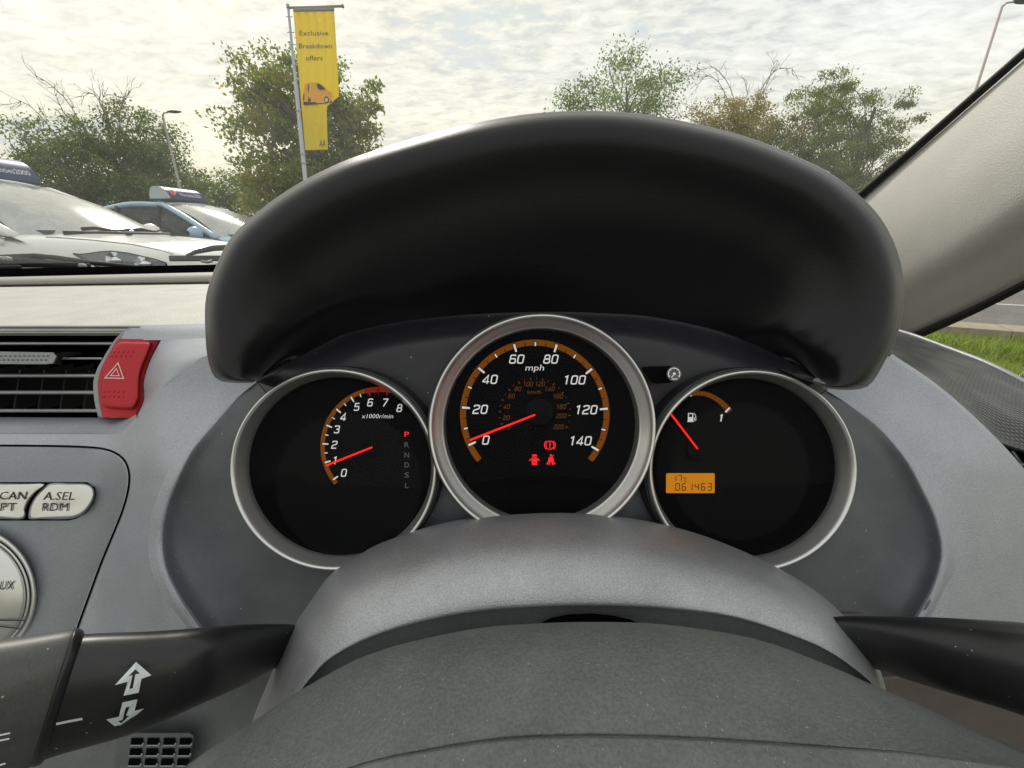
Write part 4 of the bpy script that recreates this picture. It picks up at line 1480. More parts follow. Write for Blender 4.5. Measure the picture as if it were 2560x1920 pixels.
# small speaker grille low on the left
gz = lambda zx, zy: (zx * 0.3617, 1500 + zy * 0.3617)
gd = 0.284
gr = slab_px('speaker_grille', [gz(*p) for p in ((838, 925), (870, 912), (1325, 914), (1352, 935), (1300, 1180), (790, 1200), (805, 1020))], gd, 0.012, M['fascia_lower'], dash, 6)
for r_, y0 in enumerate((980, 1052, 1122)):
    for c_ in range(4):
        x0 = 947 - r_ * 8 + c_ * 112
        pts = [(x0 - 40, y0 - 26), (x0 + 40, y0 - 26), (x0 + 44, y0 + 8), (x0 + 34, y0 + 26), (x0 - 46, y0 + 26)]
        flat_px('slot', *fan2d([gz(*p) for p in pts]), gd - 0.0006, M['void'], gr)
        V, F = ribbon2d([gz(x0 - 47, y0 + 26), gz(x0 + 34, y0 + 26), gz(x0 + 44, y0 + 8)], 3.0)
        flat_px('slot_rim', V, F, gd - 0.0010, M['fascia'], gr)

# ------------------------------------------------------------------ centre air vent
vz = lambda zx, zy: (zx * 0.2893, 740 + zy * 0.2893)
vent = thing('air_vent', 'grey slatted dashboard air vent left of the red button', 'air vent', U(*vz(300, 1050), 0.33))
FR = [(1150, 285), (1110, 308), (1035, 372), (975, 460), (915, 560), (872, 640), (846, 720), (842, 800), (850, 900), (866, 980), (886, 1050)]


def vd(zy):
    return 0.331 - 0.014 * (zy - 250) / 800.0


# dark duct behind
mesh_obj('duct', [U(*vz(-900, 240), 0.40), U(*vz(1200, 240), 0.40), U(*vz(950, 1060), 0.38), U(*vz(-900, 1060), 0.38)], [(0, 1, 2, 3)], M['void'], vent, False)
f = spline(FR, 40)
tube('frame', [U(*vz(p[0] - 8, p[1]), vd(p[1])) for p in f], 0.0018, M['vent'], vent, 8)
rows = [[U(*vz(p[0] + ox, p[1]), vd(p[1]) + dd) for p in f] for ox, dd in ((-26, 0.006), (-14, -0.0015), (10, -0.0015), (16, 0.006))]
grid_obj('frame_face', rows, M['vent'], vent)
rows = []
for oy, dd in ((-12, 0.010), (-3, -0.001), (8, -0.0015), (16, 0.004)):
    rows.append([U(*vz(x, 262 + oy), vd(254) + dd) for x in np.linspace(-900, 1205, 12)])
grid_obj('frame_top', rows, M['vent'], vent)
for zy, xr, hh in ((318, 1085, 10), (412, 985, 11), (690, 842, 13), (835, 826, 15), (992, 848, 13)):
    # each slat is a bar with a rounded nose, thinning into the frame
    rows = []
    for oy, dd in ((-hh - 5, 0.026), (-hh, 0.002), (-hh * 0.4, -0.001), (hh * 0.5, -0.001), (hh, 0.002), (hh + 1, 0.026)):
        rows.append(np.array([tuple(U(*vz(x, zy + oy - (8 if x < 0 else 0) * 0 + (x / 1000.0) * 0), vd(zy) + dd)) for x in np.linspace(-900, xr, 14)]))
    grid_obj('slat', rows, M['vent'], vent)
rows = []
for oy, dd in ((-10, 0.02), (-8, 0.0), (8, 0.0), (10, 0.02)):
    rows.append([U(*vz(x, 540 + oy), vd(540) + dd) for x in np.linspace(530, 880, 8)])
grid_obj('slat', rows, M['vent'], vent)
for zx, tilt in ((160, 0.18), (370, 0.16), (560, 0.16), (760, 0.14), (-60, 0.2)):
    A, B = U(*vz(zx + 12, 640), 0.352), U(*vz(zx - 45, 1000), 0.342)
    c = (A + B) / 2
    V = [A + Vector((-0.0008, 0, 0)), A + Vector((0.0008, 0, 0)), B + Vector((0.0008, 0, 0)), B + Vector((-0.0008, 0, 0))]
    V += [v + Vector((0.004, 0.02, 0)) for v in V]
    mesh_obj('vane', V, [(0, 1, 2, 3), (0, 4, 5, 1), (1, 5, 6, 2), (2, 6, 7, 3), (3, 7, 4, 0), (4, 7, 6, 5)], M['vane'], vent, False)
# slider tab
tab = slab_px('slider_tab', [vz(*p) for p in ((-200, 482), (30, 480), (470, 488), (500, 520), (470, 585), (400, 592), (-200, 588))], 0.3175, 0.010, M['vent'], vent, 4)
mesh_obj('slider_arm', [U(*vz(*p)) for p in ()] or [U(*vz(470, 492), 0.3185), U(*vz(560, 485), 0.322), U(*vz(690, 482), 0.338), U(*vz(720, 500), 0.345), U(*vz(560, 525), 0.326), U(*vz(525, 548), 0.325), U(*vz(540, 600), 0.33), U(*vz(455, 588), 0.3195)],
         [(0, 1, 4, 5), (1, 2, 3, 4), (0, 5, 6, 7)], M['vane'], vent, False)
for r_ in range(2):
    for c_ in range(13):
        c = vz(-75 + c_ * 40.5 - r_ * 16, 518 + r_ * 35)
        flat_px('grip_dot', *fan2d(circle2d(c[0], c[1], 2.6, 1.6, 10)), 0.3170, M['vane'], tab)

# ------------------------------------------------------------------ hazard switch
haz = thing('hazard_switch', 'red hazard warning button with white triangle beside the vent', 'button', U(*vz(1050, 1050), 0.315))
hl = [(1020, 370), (965, 455), (915, 545), (872, 630), (852, 720), (850, 830), (864, 950), (886, 1050)]
hr = [(1398, 375), (1350, 455), (1305, 545), (1270, 640), (1248, 740), (1243, 860), (1250, 905), (1178, 1050)]
Lh = spline([(*vz(*p), vd(p[1]) - 0.004) for p in hl], 40)
Rh = spline([(*vz(*p), vd(p[1]) - 0.002) for p in hr], 40)
rows = []
for k, bul in ((-0.01, 0.02), (0.0, 0.002), (0.02, -0.0006), (0.1, -0.0015), (0.5, -0.002), (0.9, -0.001), (0.98, 0.0006), (1.0, 0.004), (1.005, 0.02)):
    r = Lh * (1 - k) + Rh * k
    r[:, 2] += bul
    rows.append(r)
grid_obj('rocker', [[U(*p) for p in r] for r in refine_rows(rows, 3)], M['red'], haz)
# the raised pad
pad_o = [(1020, 398), (1150, 390), (1290, 394), (1306, 412), (1275, 500), (1232, 600), (1206, 700), (1200, 820), (1196, 900), (1165, 960), (1130, 985), (900, 968), (880, 900), (866, 820), (876, 720), (905, 620), (950, 510)]
po = spline(pad_o, 60, closed=True)
cc = po.mean(axis=0)


def hd(zx, zy):
    return vd(zy) - 0.0052


rows = []
for s_, dd in ((1.0, 0.0018), (0.975, -0.0012), (0.94, -0.0028), (0.90, -0.0036), (0.72, -0.0038), (0.4, -0.0038), (0.02, -0.0038)):
    rows.append(np.array([tuple(U(*vz(*(cc + (p - cc) * s_)), hd(*(cc + (p - cc) * s_)) + dd)) for p in po]))
grid_obj('raised_pad', refine_rows(rows, 2), M['red'], haz, closed=True)


def hz2(V2, F, nm, mt, off):
    mesh_obj(nm, [U(*vz(*p), hd(*p) - 0.0038 - off) for p in V2], F, mt, haz, False)


hz2(*ribbon2d([(1020, 578), (1068, 712), (908, 708)], 9, True), 'triangle_mark', M['haztri'], 0.0003)
hz2(*ribbon2d([(1006, 628), (1030, 690), (955, 688)], 7, True), 'triangle_mark', M['haztri'], 0.0003)
for yb, x0, n in ((483, 985, 5), (519, 965, 5), (829, 902, 5), (871, 902, 5)):
    for c_ in range(n):
        c = U(*vz(x0 + c_ * 41, yb), hd(x0, yb) - 0.0038)
        V, F = tube_geo([c + Vector((0, 0.0005, 0)), c + Vector((0, -0.0006, 0.0001))], [0.0010, 0.0004], 8)
        mesh_obj('grip_bump', V, F, M['red'], haz)

# ------------------------------------------------------------------ radio
rz4 = lambda zx, zy: (zx * 0.3165, 1080 + zy * 0.3165)
radio = thing('car_radio', 'grey radio panel with silver buttons and round dial at the left edge', 'radio', U(150, 1560, 0.29))
seam = [rz4(*p) for p in ((-900, 107), (0, 107), (300, 109), (500, 112), (700, 120), (820, 134), (910, 165), (975, 215), (1012, 290), (1020, 390), (1000, 510), (960, 640), (900, 790), (800, 1030), (700, 1300), (600, 1580), (560, 1720))]
S = spline(seam, 90)
V, F = ribbon2d(list(S), 5.0)
mesh_obj('panel_gap', [U(p[0], p[1], fL(*p) - 0.0004) for p in V], F, M['void'], radio, False)
# the panel stands a little proud of the fascia
inn = S + np.array([(-3, 3)] * len(S))
rows = []
for a in np.linspace(0, 1, 24):
    r = []
    for p in inn:
        q = np.array([-260.0, 1640.0 if p[0] > 100 else p[1] + 500])
        tgt = np.array([-285.0, max(p[1], 1117 + 0)])
        w = p * (1 - a) + tgt * a
        dd = -0.0012 if a > 0.02 else 0.0002
        r.append(U(w[0], w[1], fL(w[0], w[1]) + dd))
    rows.append(r)
grid_obj('panel', rows, M['radio'], radio)
px_f = lambda off: (lambda x, y: fL(x, y) - off)


def button(outl, nm='button'):
    pts = spline([rz4(*p) for p in outl], 60, closed=True)
    rows = []
    c = pts.mean(axis=0)
    for g, dd in ((3.5, -0.0008), (2.0, -0.0016), (0.0, -0.0034), (-3.0, -0.0047), (-7, -0.0051)):
        r = []
        for p in pts:
            v = p - c
            L = np.hypot(*v)
            q = c + v * (L + g) / L
            r.append(tuple(U(q[0], q[1], fL(q[0], q[1]) + dd)))
        rows.append(np.array(r))
    rows.append(np.array([tuple(U(c[0] + (p[0] - c[0]) * 0.3, c[1] + (p[1] - c[1]) * 0.3, fL(*c) - 0.0052)) for p in pts]))
    rows.append(np.array([tuple(U(c[0], c[1], fL(*c) - 0.0053)) for p in pts]))
    o = grid_obj(nm, refine_rows(rows[1:], 3), M['button'], radio, closed=True)
    return o


V2 = [rz4(*p) for p in ((-900, 396), (690, 396), (752, 440), (760, 500), (735, 570), (680, 640), (600, 685), (540, 700), (-900, 700))]
mesh_obj('button_recess', [U(p[0], p[1], fL(*p) - 0.0014) for p in V2], [tuple(range(len(V2)))], M['void'], radio, False)
b1 = button([(400, 412), (550, 411), (680, 414), (735, 450), (742, 510), (715, 575), (660, 640), (580, 676), (480, 684), (330, 684), (232, 682), (234, 610), (270, 530), (325, 465)])
b2 = button([(-400, 412), (-100, 412), (200, 411), (350, 413), (290, 465), (235, 530), (198, 610), (186, 682), (0, 682), (-400, 682)])
px_text('lettering', 'A.SEL', *rz4(468, 505), 20, px_f(0.0056), M['print'], b1, slant=0.25, width=78)
px_text('lettering', 'RDM', *rz4(436, 592), 20, px_f(0.0056), M['print'], b1, slant=0.10, width=64)
px_text('lettering', 'SCAN', *rz4(78, 502), 20, px_f(0.0056), M['print'], b2, slant=0.25, width=82)
px_text('lettering', 'RPT', *rz4(30, 592), 20, px_f(0.0056), M['print'], b2, slant=0.10, width=60)
# round dial, mostly outside the picture
KC = (-83, 1490)
dd0 = fL(-83, 1490)


def lathe_px(name, prof, mat, parent, n=96, c=KC, sy=1.0):
    rows = []
    for r, d in prof:
        rows.append([U(c[0] + r * math.cos(a), c[1] + r * sy * math.sin(a), d) for a in np.linspace(0, 2 * math.pi, n, endpoint=False)])
    return grid_obj(name, rows, mat, parent, closed=True)


dial = lathe_px('dial', [(150, dd0 - 0.001), (146, dd0 - 0.004), (138, dd0 - 0.0052), (60, dd0 - 0.006), (1, dd0 - 0.006)], M['button'], radio)
lathe_px('dial_ring', [(175, dd0 - 0.0008), (173, dd0 - 0.0035), (168, dd0 - 0.0048), (163, dd0 - 0.004), (160, dd0 - 0.001)], M['button'], radio)
lathe_px('dial_gap', [(160.5, dd0 - 0.0012), (149, dd0 - 0.0012)], M['vane'], radio)
lathe_px('dial_ring', [(158, dd0 - 0.0018), (156, dd0 - 0.0040), (152, dd0 - 0.0042), (150, dd0 - 0.0018)], M['button'], radio)
px_text('lettering', 'AUX', *rz4(28, 1212), 22, dd0 - 0.0064, M['print'], dial, slant=0.18, width=52)
for a0 in (24, 33):
    a = math.radians(a0)
    V, F = ribbon2d([(KC[0] + 40 * math.cos(a), 1500 + 75 * math.sin(a) + 20), (KC[0] + 160 * math.cos(a), 1490 + 150 * math.sin(a))], 3.0)
    flat_px('dial_split', V, F, dd0 - 0.0064, M['print'], dial)

# ------------------------------------------------------------------ side vent at the right edge
sv = thing('side_air_vent', 'black slotted side vent below the woven trim at the right edge', 'air vent', U(2560, 1180, 0.31))
mesh_obj('duct', [U(2440, 1080, 0.335), U(2760, 1100, 0.335), U(2760, 1330, 0.32), U(2440, 1330, 0.32)], [(0, 1, 2, 3)], M['void'], sv, False)
rows = [[U(x, 1158 + oy + (x - 2500) * 0.05, 0.302 + dd) for x in np.linspace(2500, 2760, 6)] for oy, dd in ((-3, 0.02), (-3, 0), (3, 0), (4, 0.02))]
grid_obj('slat', rows, M['vent'], sv)
rows = [[U(x, 1215 + oy + (x - 2500) * 0.05, 0.300 + dd) for x in np.linspace(2500, 2760, 6)] for oy, dd in ((-3, 0.02), (-3, 0), (3, 0), (4, 0.02))]
grid_obj('slat', rows, M['vent'], sv)
A, B = U(2528, 1128, 0.315), U(2556, 1165, 0.312)
mesh_obj('vane', [A, A + Vector((0.002, 0, 0)), B + Vector((0.002, 0, 0)), B], [(0, 1, 2, 3)], M['vent'], sv, False)

# ------------------------------------------------------------------ instrument binnacle (bowl) and hood
BACK = [(650, 946, 0.262), (700, 915, 0.272), (744, 893, 0.282), (800, 863, 0.289), (866, 832, 0.294), (990, 805, 0.298), (1150, 787, 0.300), (1356, 779, 0.300),
        (1520, 783, 0.300), (1640, 793, 0.299), (1800, 828, 0.296), (1925, 877, 0.288), (1990, 915, 0.276), (2052, 955, 0.264)]
M['trim_dark'] = plastic('upper_trim_charcoal', (0.012, 0.012, 0.016), 0.48, 2000, 0.25, 0.0003, dust=0.06, film=0.03)
binn = thing('instrument_binnacle', 'charcoal bowl-shaped surround holding the three round gauges', 'gauge surround', U(1356, 1600, 0.27))
outer = [(p[0], p[1], fL(*p) - 0.0004) for p in BOWL_L]
outer += [(600, 1640, 0.26), (900, 1700, 0.265), (1356, 1720, 0.265), (1800, 1700, 0.265), (2200, 1640, 0.26)]
outer += [(p[0], p[1], fR(*p) - 0.0004) for p in BOWL_R[::-1]]
outer += BACK[::-1]
O = spline(outer, 260, closed=True)
C0 = np.array([1356, 1185, 0.2775])
rows = []
for s_, dmix, lift in ((1.012, 0.0, 0.0035), (1.0, 0.0, 0.0002), (0.990, 0.05, 0.0), (0.975, 0.22, 0.0), (0.955, 0.42, 0), (0.92, 0.62, 0), (0.87, 0.84, 0), (0.82, 0.97, 0), (0.75, 1.0, 0), (0.5, 1.0, 0), (0.01, 1.0, 0)):
    r = []
    for p in O:
        q = C0[:2] + (p[:2] - C0[:2]) * s_
        top = p[2] > 0.268 and p[1] < 960
        dm = dmix if not top else sstep((1 - s_) / 0.15)
        r.append((q[0], q[1], p[2] * (1 - dm) + C0[2] * dm + lift))
    rows.append(np.array(r))
RW = [[U(*p) for p in r] for r in refine_rows(rows, 2)]
is_top = [(p[2] > 0.2625 and p[1] < 962) for p in O]
cut0 = next(i for i in range(100, 260) if is_top[i])
grid_obj('bowl', [r[:cut0 + 1] for r in RW], M['panel'], binn)
grid_obj('upper_trim', [r[cut0:] + r[:1] for r in RW], M['trim_dark'], binn)
# rounded rim in the fascia colour that rolls into the bowl
n_l = spline([(q[0], q[1], fL(*q)) for q in BOWL_L + [(505, 1588)]], 60)
n_r = spline([(q[0], q[1], fR(*q)) for q in BOWL_R + [(2290, 1560)]], 60)
for cur, ff in ((n_l, fL), (n_r, fR)):
    rr_ = []
    for s_, dd in ((1.030, 0.0004), (1.018, -0.0003), (1.006, -0.0009), (0.994, -0.0003), (0.984, 0.0030), (0.976, 0.0090)):
        k = np.minimum(1.0, np.linspace(0.15, 6.0, 60))[:, None]
        q = C0[:2] + (cur[:, :2] - C0[:2]) * (1 + (s_ - 1) * k)
        rr_.append(np.array([tuple(U(a, b, d + dd)) for (a, b), d in zip(q, cur[:, 2])]))
    grid_obj('bowl_rim', refine_rows(rr_, 4), M['fascia'], binn)
# shut lines either side where hood trim meets the bowl
for pts in ([(642, 955), (655, 968), (674, 992)], [(2068, 974), (2052, 985), (2040, 1010)]):
    V, F = ribbon2d(pts, 2.2)
    mesh_obj('trim_gap', [U(p[0], p[1], (fL(642, 960) if p[0] < 1280 else fR(2063, 975)) - 0.004) for p in V], F, M['void'], binn, False)

hood = thing('instrument_hood', 'large black arched hood shading the gauges', 'instrument hood', U(1380, 960, 0.28))
hz6 = lambda zx, zy: (500 + zx * 0.8137, 250 + zy * 0.8137)
SIL = [(180, 858), (165, 868), (80, 866), (45, 848), (25, 790), (18, 700), (20, 610), (45, 525), (100, 420), (200, 328), (300, 260), (400, 208), (500, 168), (700, 107), (900, 61), (1100, 37), (1300, 39), (1500, 70), (1700, 122),
       (1900, 207), (2000, 275), (2080, 352), (2130, 440), (2156, 530), (2160, 610), (2142, 715), (2100, 805), (2062, 868), (2030, 886), (1990, 890), (1930, 886), (1890, 868)]
Sx = spline([hz6(*p) for p in SIL], 150)
Kx = spline(BACK, 150)
rows = []


def hood_row(a, depth):
    r = np.zeros((150, 3))
    r[:, 0] = Sx[:, 0] * (1 - a) + Kx[:, 0] * a
    r[:, 1] = Sx[:, 1] * (1 - a) + Kx[:, 1] * a
    r[:, 2] = depth
    return r


KS = np.maximum(20.0, np.hypot(Kx[:, 0] - Sx[:, 0], Kx[:, 1] - Sx[:, 1]))
for px_in, cap, dp in ((0, 0.0, 0.2500), (5, 0.04, 0.2432), (13, 0.08, 0.2390), (26, 0.14, 0.2362), (46, 0.22, 0.2352), (74, 0.33, 0.2362), (114, 0.45, 0.2402), (176, 0.58, 0.2478), (290, 0.74, 0.2600), (380, 0.87, 0.2760)):
    a = np.minimum(cap, px_in / KS)
    r = np.zeros((150, 3))
    r[:, 0] = Sx[:, 0] * (1 - a) + Kx[:, 0] * a
    r[:, 1] = Sx[:, 1] * (1 - a) + Kx[:, 1] * a
    r[:, 2] = dp
    rows.append(np.array([tuple(U(*q)) for q in r]))
r = hood_row(1.0, 0.0)
r[:, 2] = Kx[:, 2]
rows.append(np.array([tuple(U(*p)) for p in r]))
# outer shell sweeping forward and down to the pad
lip = np.array([tuple(U(*p)) for p in hood_row(0.0, 0.2500)])
outs = []
zb = CAMH - 0.075
for fy, kz, kx in ((0.30, 0.05, 0.80), (0.20, 0.55, 0.90), (0.10, 0.82, 0.93), (0.03, 0.93, 0.972), (0.010, 0.972, 0.990)):
    q = lip.copy()
    q[:, 1] = lip[:, 1] + fy
    q[:, 2] = np.where(lip[:, 2] > zb, zb + (lip[:, 2] - zb) * kz, lip[:, 2])
    q[:, 0] = 0.02 + (lip[:, 0] - 0.02) * kx
    outs.append(q)
grid_obj('hood_shell', refine_rows(outs + rows, 4), M['hood'], hood)
# little bright clip where hood and bowl meet on the right
rz8 = lambda zx, zy: (1580 + zx * 0.3375, 880 + zy * 0.3375)
slab_px('clip', [rz8(*p) for p in ((1340, 212), (1352, 195), (1380, 192), (1405, 215), (1438, 232), (1425, 238), (1395, 228), (1365, 222))], 0.2360, 0.002, M['panel'], hood)

# ------------------------------------------------------------------ gauges
FD = 0.2692        # dial face depth


def ring(parent, cx, cy, rx, ry, d0, w=1.0):
    """satin bezel: dark gasket, rounded crest, wide inner slope down to the dial"""
    def rows(prof):
        out = []
        for r, d in prof:
            k = d0 / d                     # a deeper ring of the same axis moves towards the picture centre
            ccx, ccy = 1280 + (cx - 1280) * k, 960 + (cy - 960) * k
            out.append(np.array([tuple(U(ccx + (rx + r) * k * math.cos(a), ccy + (ry + r) * k * math.sin(a), d)) for a in np.linspace(0, 2 * math.pi, 160, endpoint=False)]))
        return out
    grid_obj('bezel_gasket', rows([(9, 0.2775), (8, d0 + 0.008), (6, d0 + 0.0055), (2, d0 + 0.005), (-6, d0 + 0.008)]), M['gasket'], parent, closed=True)
    grid_obj('bezel_ring', refine_rows(rows([(0, d0 + 0.0065), (0.5, d0 + 0.003), (-1.5, d0 + 0.0008), (-5, d0), (-9, d0 + 0.0006), (-12, d0 + 0.0022), (-12 - 10 * w, d0 + 0.0055), (-12 - 19 * w, d0 + 0.0085), (-12 - 21 * w, d0 + 0.0098), (-12 - 21 * w, FD + 0.0006)]), 2), M['silver'], parent, closed=True)


def face(parent, cx, cy, rx, ry, refl_disc):
    flat_px('dial_face', *fan2d(circle2d(cx, cy, rx, ry, 96)), FD, M['dial'], parent)
    if refl_disc:
        x, y, r0, r1 = refl_disc
        V, F = arc2d(x, y, r0, r0 - 2.0, 0, 360, 90)
        flat_px('reflection_ring', V, F, FD - 0.0001, M['hub_reflection'], parent)  # faint lens reflection drawn on the dial as a paler ring
        flat_px('reflection_disc', *fan2d(circle2d(x, y, r0 - 1, r0 - 1, 80)), FD - 0.00006, M['hub_reflection'], parent)  # inside of that painted reflection, slightly lightened


def lens(parent, cx, cy, rx, ry):
    rows = []
    for s in (1.0, 0.7, 0.4, 0.02):
        rows.append([U(cx + rx * s * math.cos(a), cy + ry * s * math.sin(a), 0.2640 + 0.0022 * s * math.sin(a) + 0.0010 * s * s) for a in np.linspace(0, 2 * math.pi, 64, endpoint=False)])
    grid_obj('lens', rows, M['lens'], parent, closed=True)


def needle(parent, x0, y0, x1, y1, w0, w1, d=0.2664):
    dx, dy = x1 - x0, y1 - y0
    L = math.hypot(dx, dy)
    nx, ny = -dy / L, dx / L
    pts = [(x0 + nx * w0 / 2, y0 + ny * w0 / 2), (x0 - nx * w0 / 2, y0 - ny * w0 / 2), (x1 - nx * w1 / 2, y1 - ny * w1 / 2), (x1 + nx * w1 / 2, y1 + ny * w1 / 2)]
    slab_px('needle', pts, d, 0.0008, M['needle'], parent)


def hub(parent, x, y, r):
    rows = []
    for rr_, d in ((r, FD - 0.0004), (r, FD - 0.0018), (r * 0.92, FD - 0.0022), (1, FD - 0.0022)):
        rows.append([U(x + rr_ * math.cos(a), y + rr_ * math.sin(a), d) for a in np.linspace(0, 2 * math.pi, 40, endpoint=False)])
    grid_obj('needle_hub', rows, M['hub_reflection'], parent, closed=True)


def numeral(parent, s, x, y, h, mat, weight=0.15, wide=1.0, slant=0.2):
    V, F = stroke_text(s, x, y, h, slant, weight, wide=wide)
    flat_px('numeral', V, F, FD - 0.0005, mat, parent)


# speedometer
z7 = lambda zx, zy: (1050 + zx * 0.3376, 760 + zy * 0.3376)
sp = thing('speedometer', 'large central speedometer in a silver ring, needle at zero, red warning lights', 'gauge', U(1356, 1350, 0.265))
ring(sp, 1356, 1069, 286, 286, 0.2520)
face(sp, 1352, 1064, 262, 262, None)
lens(sp, 1353, 1065, 250, 250)
SC = (1337, 1036)
flat_px('scale_band', *arc2d(*SC, 187, 172, 140.5, 399.5, 120), FD - 0.0002, M['band'], sp)
for i in range(29):
    ang = 151.5 + i * 8.5
    if i % 4 == 0:
        a = ang + (3.5 if i == 0 else 0)
        flat_px('tick_border', *tick2d(*SC, 185, 162, a, 10, 9), FD - 0.0003, M['dial'], sp)  # wider black bar bordering the white tick
        flat_px('tick', *tick2d(*SC, 183, 163, a, 6.0, 4.5), FD - 0.0004, M['num'], sp)
    elif i % 2 == 0:
        flat_px('tick_border', *tick2d(*SC, 183, 171, ang, 7), FD - 0.0003, M['dial'], sp)
        flat_px('tick', *tick2d(*SC, 181, 171, ang, 3.8), FD - 0.0004, M['num'], sp)
    else:
        flat_px('tick', *tick2d(*SC, 180, 172, ang, 2.0), FD - 0.0003, M['dial'], sp)
for s, x, y in (('0', 488, 1008), ('20', 447, 780), ('40', 520, 558), ('60', 717, 408), ('80', 970, 408), ('100', 1143, 562), ('120', 1230, 783), ('140', 1187, 1013)):
    numeral(sp, s, *z7(x, y), 22.5, M['num'], 0.145, 1.18)
px_text('lettering', 'mph', *z7(852, 470), 15, FD - 0.0005, M['num'], sp, slant=0.2, width=46)
KC2 = (1337, 1034)
for s, x, y in (('0', 660, 912), ('20', 640, 842), ('40', 643, 760), ('60', 678, 682), ('80', 726, 628), ('100', 800, 593), ('120', 888, 593), ('140', 960, 628), ('160', 1022, 682), ('180', 1045, 760), ('200', 1047, 828), ('220', 1027, 910)):
    numeral(sp, s, *z7(x, y), 11.5, M['kmh'], 0.12, 1.0)
px_text('lettering', 'km/h', *z7(847, 651), 9.5, FD - 0.0005, M['kmh'], sp, slant=0.2, width=34)
for i in range(23):
    ang = 163 + i * 10.0
    flat_px('tick', *tick2d(*KC2, 90, 84 if i % 2 == 0 else 86, ang, 2.6 if i % 2 == 0 else 1.8), FD - 0.0004, M['kmh'], sp)
hub(sp, *z7(885, 800), 34)
needle(sp, *z7(853, 820), *z7(372, 1007), 4.2, 4.8)


def icon(parent, nm, polys, mat, z):
    V, F = merge(polys)
    flat_px(nm, [z(*p) for p in V], F, FD - 0.0006, mat, parent)


icon(sp, 'brake_warning_light', [arc2d(962, 1045, 33, 27, 0, 360, 36), arc2d(962, 1045, 43, 37, -50, 50, 14), arc2d(962, 1045, 43, 37, 130, 230, 14), fan2d([(957, 1025), (967, 1025), (965, 1051), (959, 1051)]), fan2d([(957, 1056), (967, 1056), (967, 1064), (957, 1064)])], M['warn'], z7)
icon(sp, 'door_warning_light', [fan2d([(830, 1118), (838, 1114), (858, 1114), (866, 1118), (866, 1128), (830, 1128)]), fan2d([(829, 1132), (867, 1132), (864, 1138), (832, 1138)]), fan2d([(827, 1143), (869, 1143), (869, 1170), (827, 1170)]),
                               fan2d([(829, 1170), (840, 1174), (856, 1174), (867, 1170), (867, 1192), (829, 1192)]), ribbon2d([(828, 1142), (808, 1162)], 6), ribbon2d([(868, 1142), (888, 1162)], 6)], M['warn'], z7)
icon(sp, 'seatbelt_warning_light', [fan2d(circle2d(970, 1121, 8, 9, 14)), fan2d([(956, 1134), (984, 1134), (990, 1150), (992, 1172), (948, 1172), (950, 1150)]), ribbon2d([(992, 1118), (978, 1136)], 5), ribbon2d([(950, 1170), (938, 1184), (952, 1182)], 6), ribbon2d([(990, 1170), (1002, 1184), (988, 1182)], 6),
                                   ribbon2d([(962, 1172), (955, 1192)], 8), ribbon2d([(978, 1172), (985, 1192)], 8)], M['warn'], z7)

# tachometer
z6 = lambda zx, zy: (550 + zx * 0.3375, 880 + zy * 0.3375)
ta_ = thing('tachometer', 'left rev counter in a silver ring with red needle near one', 'gauge', U(832, 1430, 0.265))
ring(ta_, 832, 1175, 260, 254, 0.2575, 0.45)
face(ta_, 846, 1168, 237, 227, (872, 1212, 182, 1))
lens(ta_, 846, 1168, 229, 218)
TC = (950, 1116)
flat_px('scale_band', *arc2d(*TC, 149, 138, 140, 255, 60), FD - 0.0002, M['band'], ta_)
flat_px('red_zone', *arc2d(*TC, 149, 136, 255.6, 305, 30), FD - 0.0002, M['redband'], ta_)
for k in range(0, 17):
    ang = 144.6 + 9.5 * k
    mt = M['num'] if k < 12 else M['redband']
    if k % 2 == 0:
        if k < 12:
            flat_px('tick_border', *tick2d(*TC, 146, 127, ang, 7), FD - 0.0003, M['dial'], ta_)  # black bar bordering the tick
        flat_px('tick', *tick2d(*TC, 144, 129, ang, 4.2, 3.2), FD - 0.0004, mt, ta_)
    elif k > 1:
        flat_px('tick_border', *tick2d(*TC, 143, 132, ang, 4.5), FD - 0.0003, M['dial'], ta_)
        flat_px('tick', *tick2d(*TC, 141, 132, ang, 2.4), FD - 0.0004, mt, ta_)
for s, x, y in (('0', 918, 895), ('1', 852, 803), ('2', 848, 687), ('3', 866, 573), ('4', 915, 480), ('5', 1013, 406), ('6', 1113, 374), ('7', 1222, 374), ('8', 1330, 415)):
    numeral(ta_, s, *z6(x, y), 19.5, M['num'], 0.14, 1.1)
px_text('lettering', 'x1000r/min', *z6(1168, 475), 10.5, FD - 0.0005, M['num'], ta_, slant=0.2, width=78)
for s, y in (('P', 609), ('R', 687), ('N', 763), ('D', 836), ('S', 911), ('L', 988)):
    px_text('gear_letter', s, *z6(1384, y), 13, FD - 0.0005, M['warn'] if s == 'P' else M['numdim'], ta_, width=11.5 if s != 'L' else 9)
needle(ta_, *z6(1128, 705), *z6(786, 841), 3.6, 4.6)

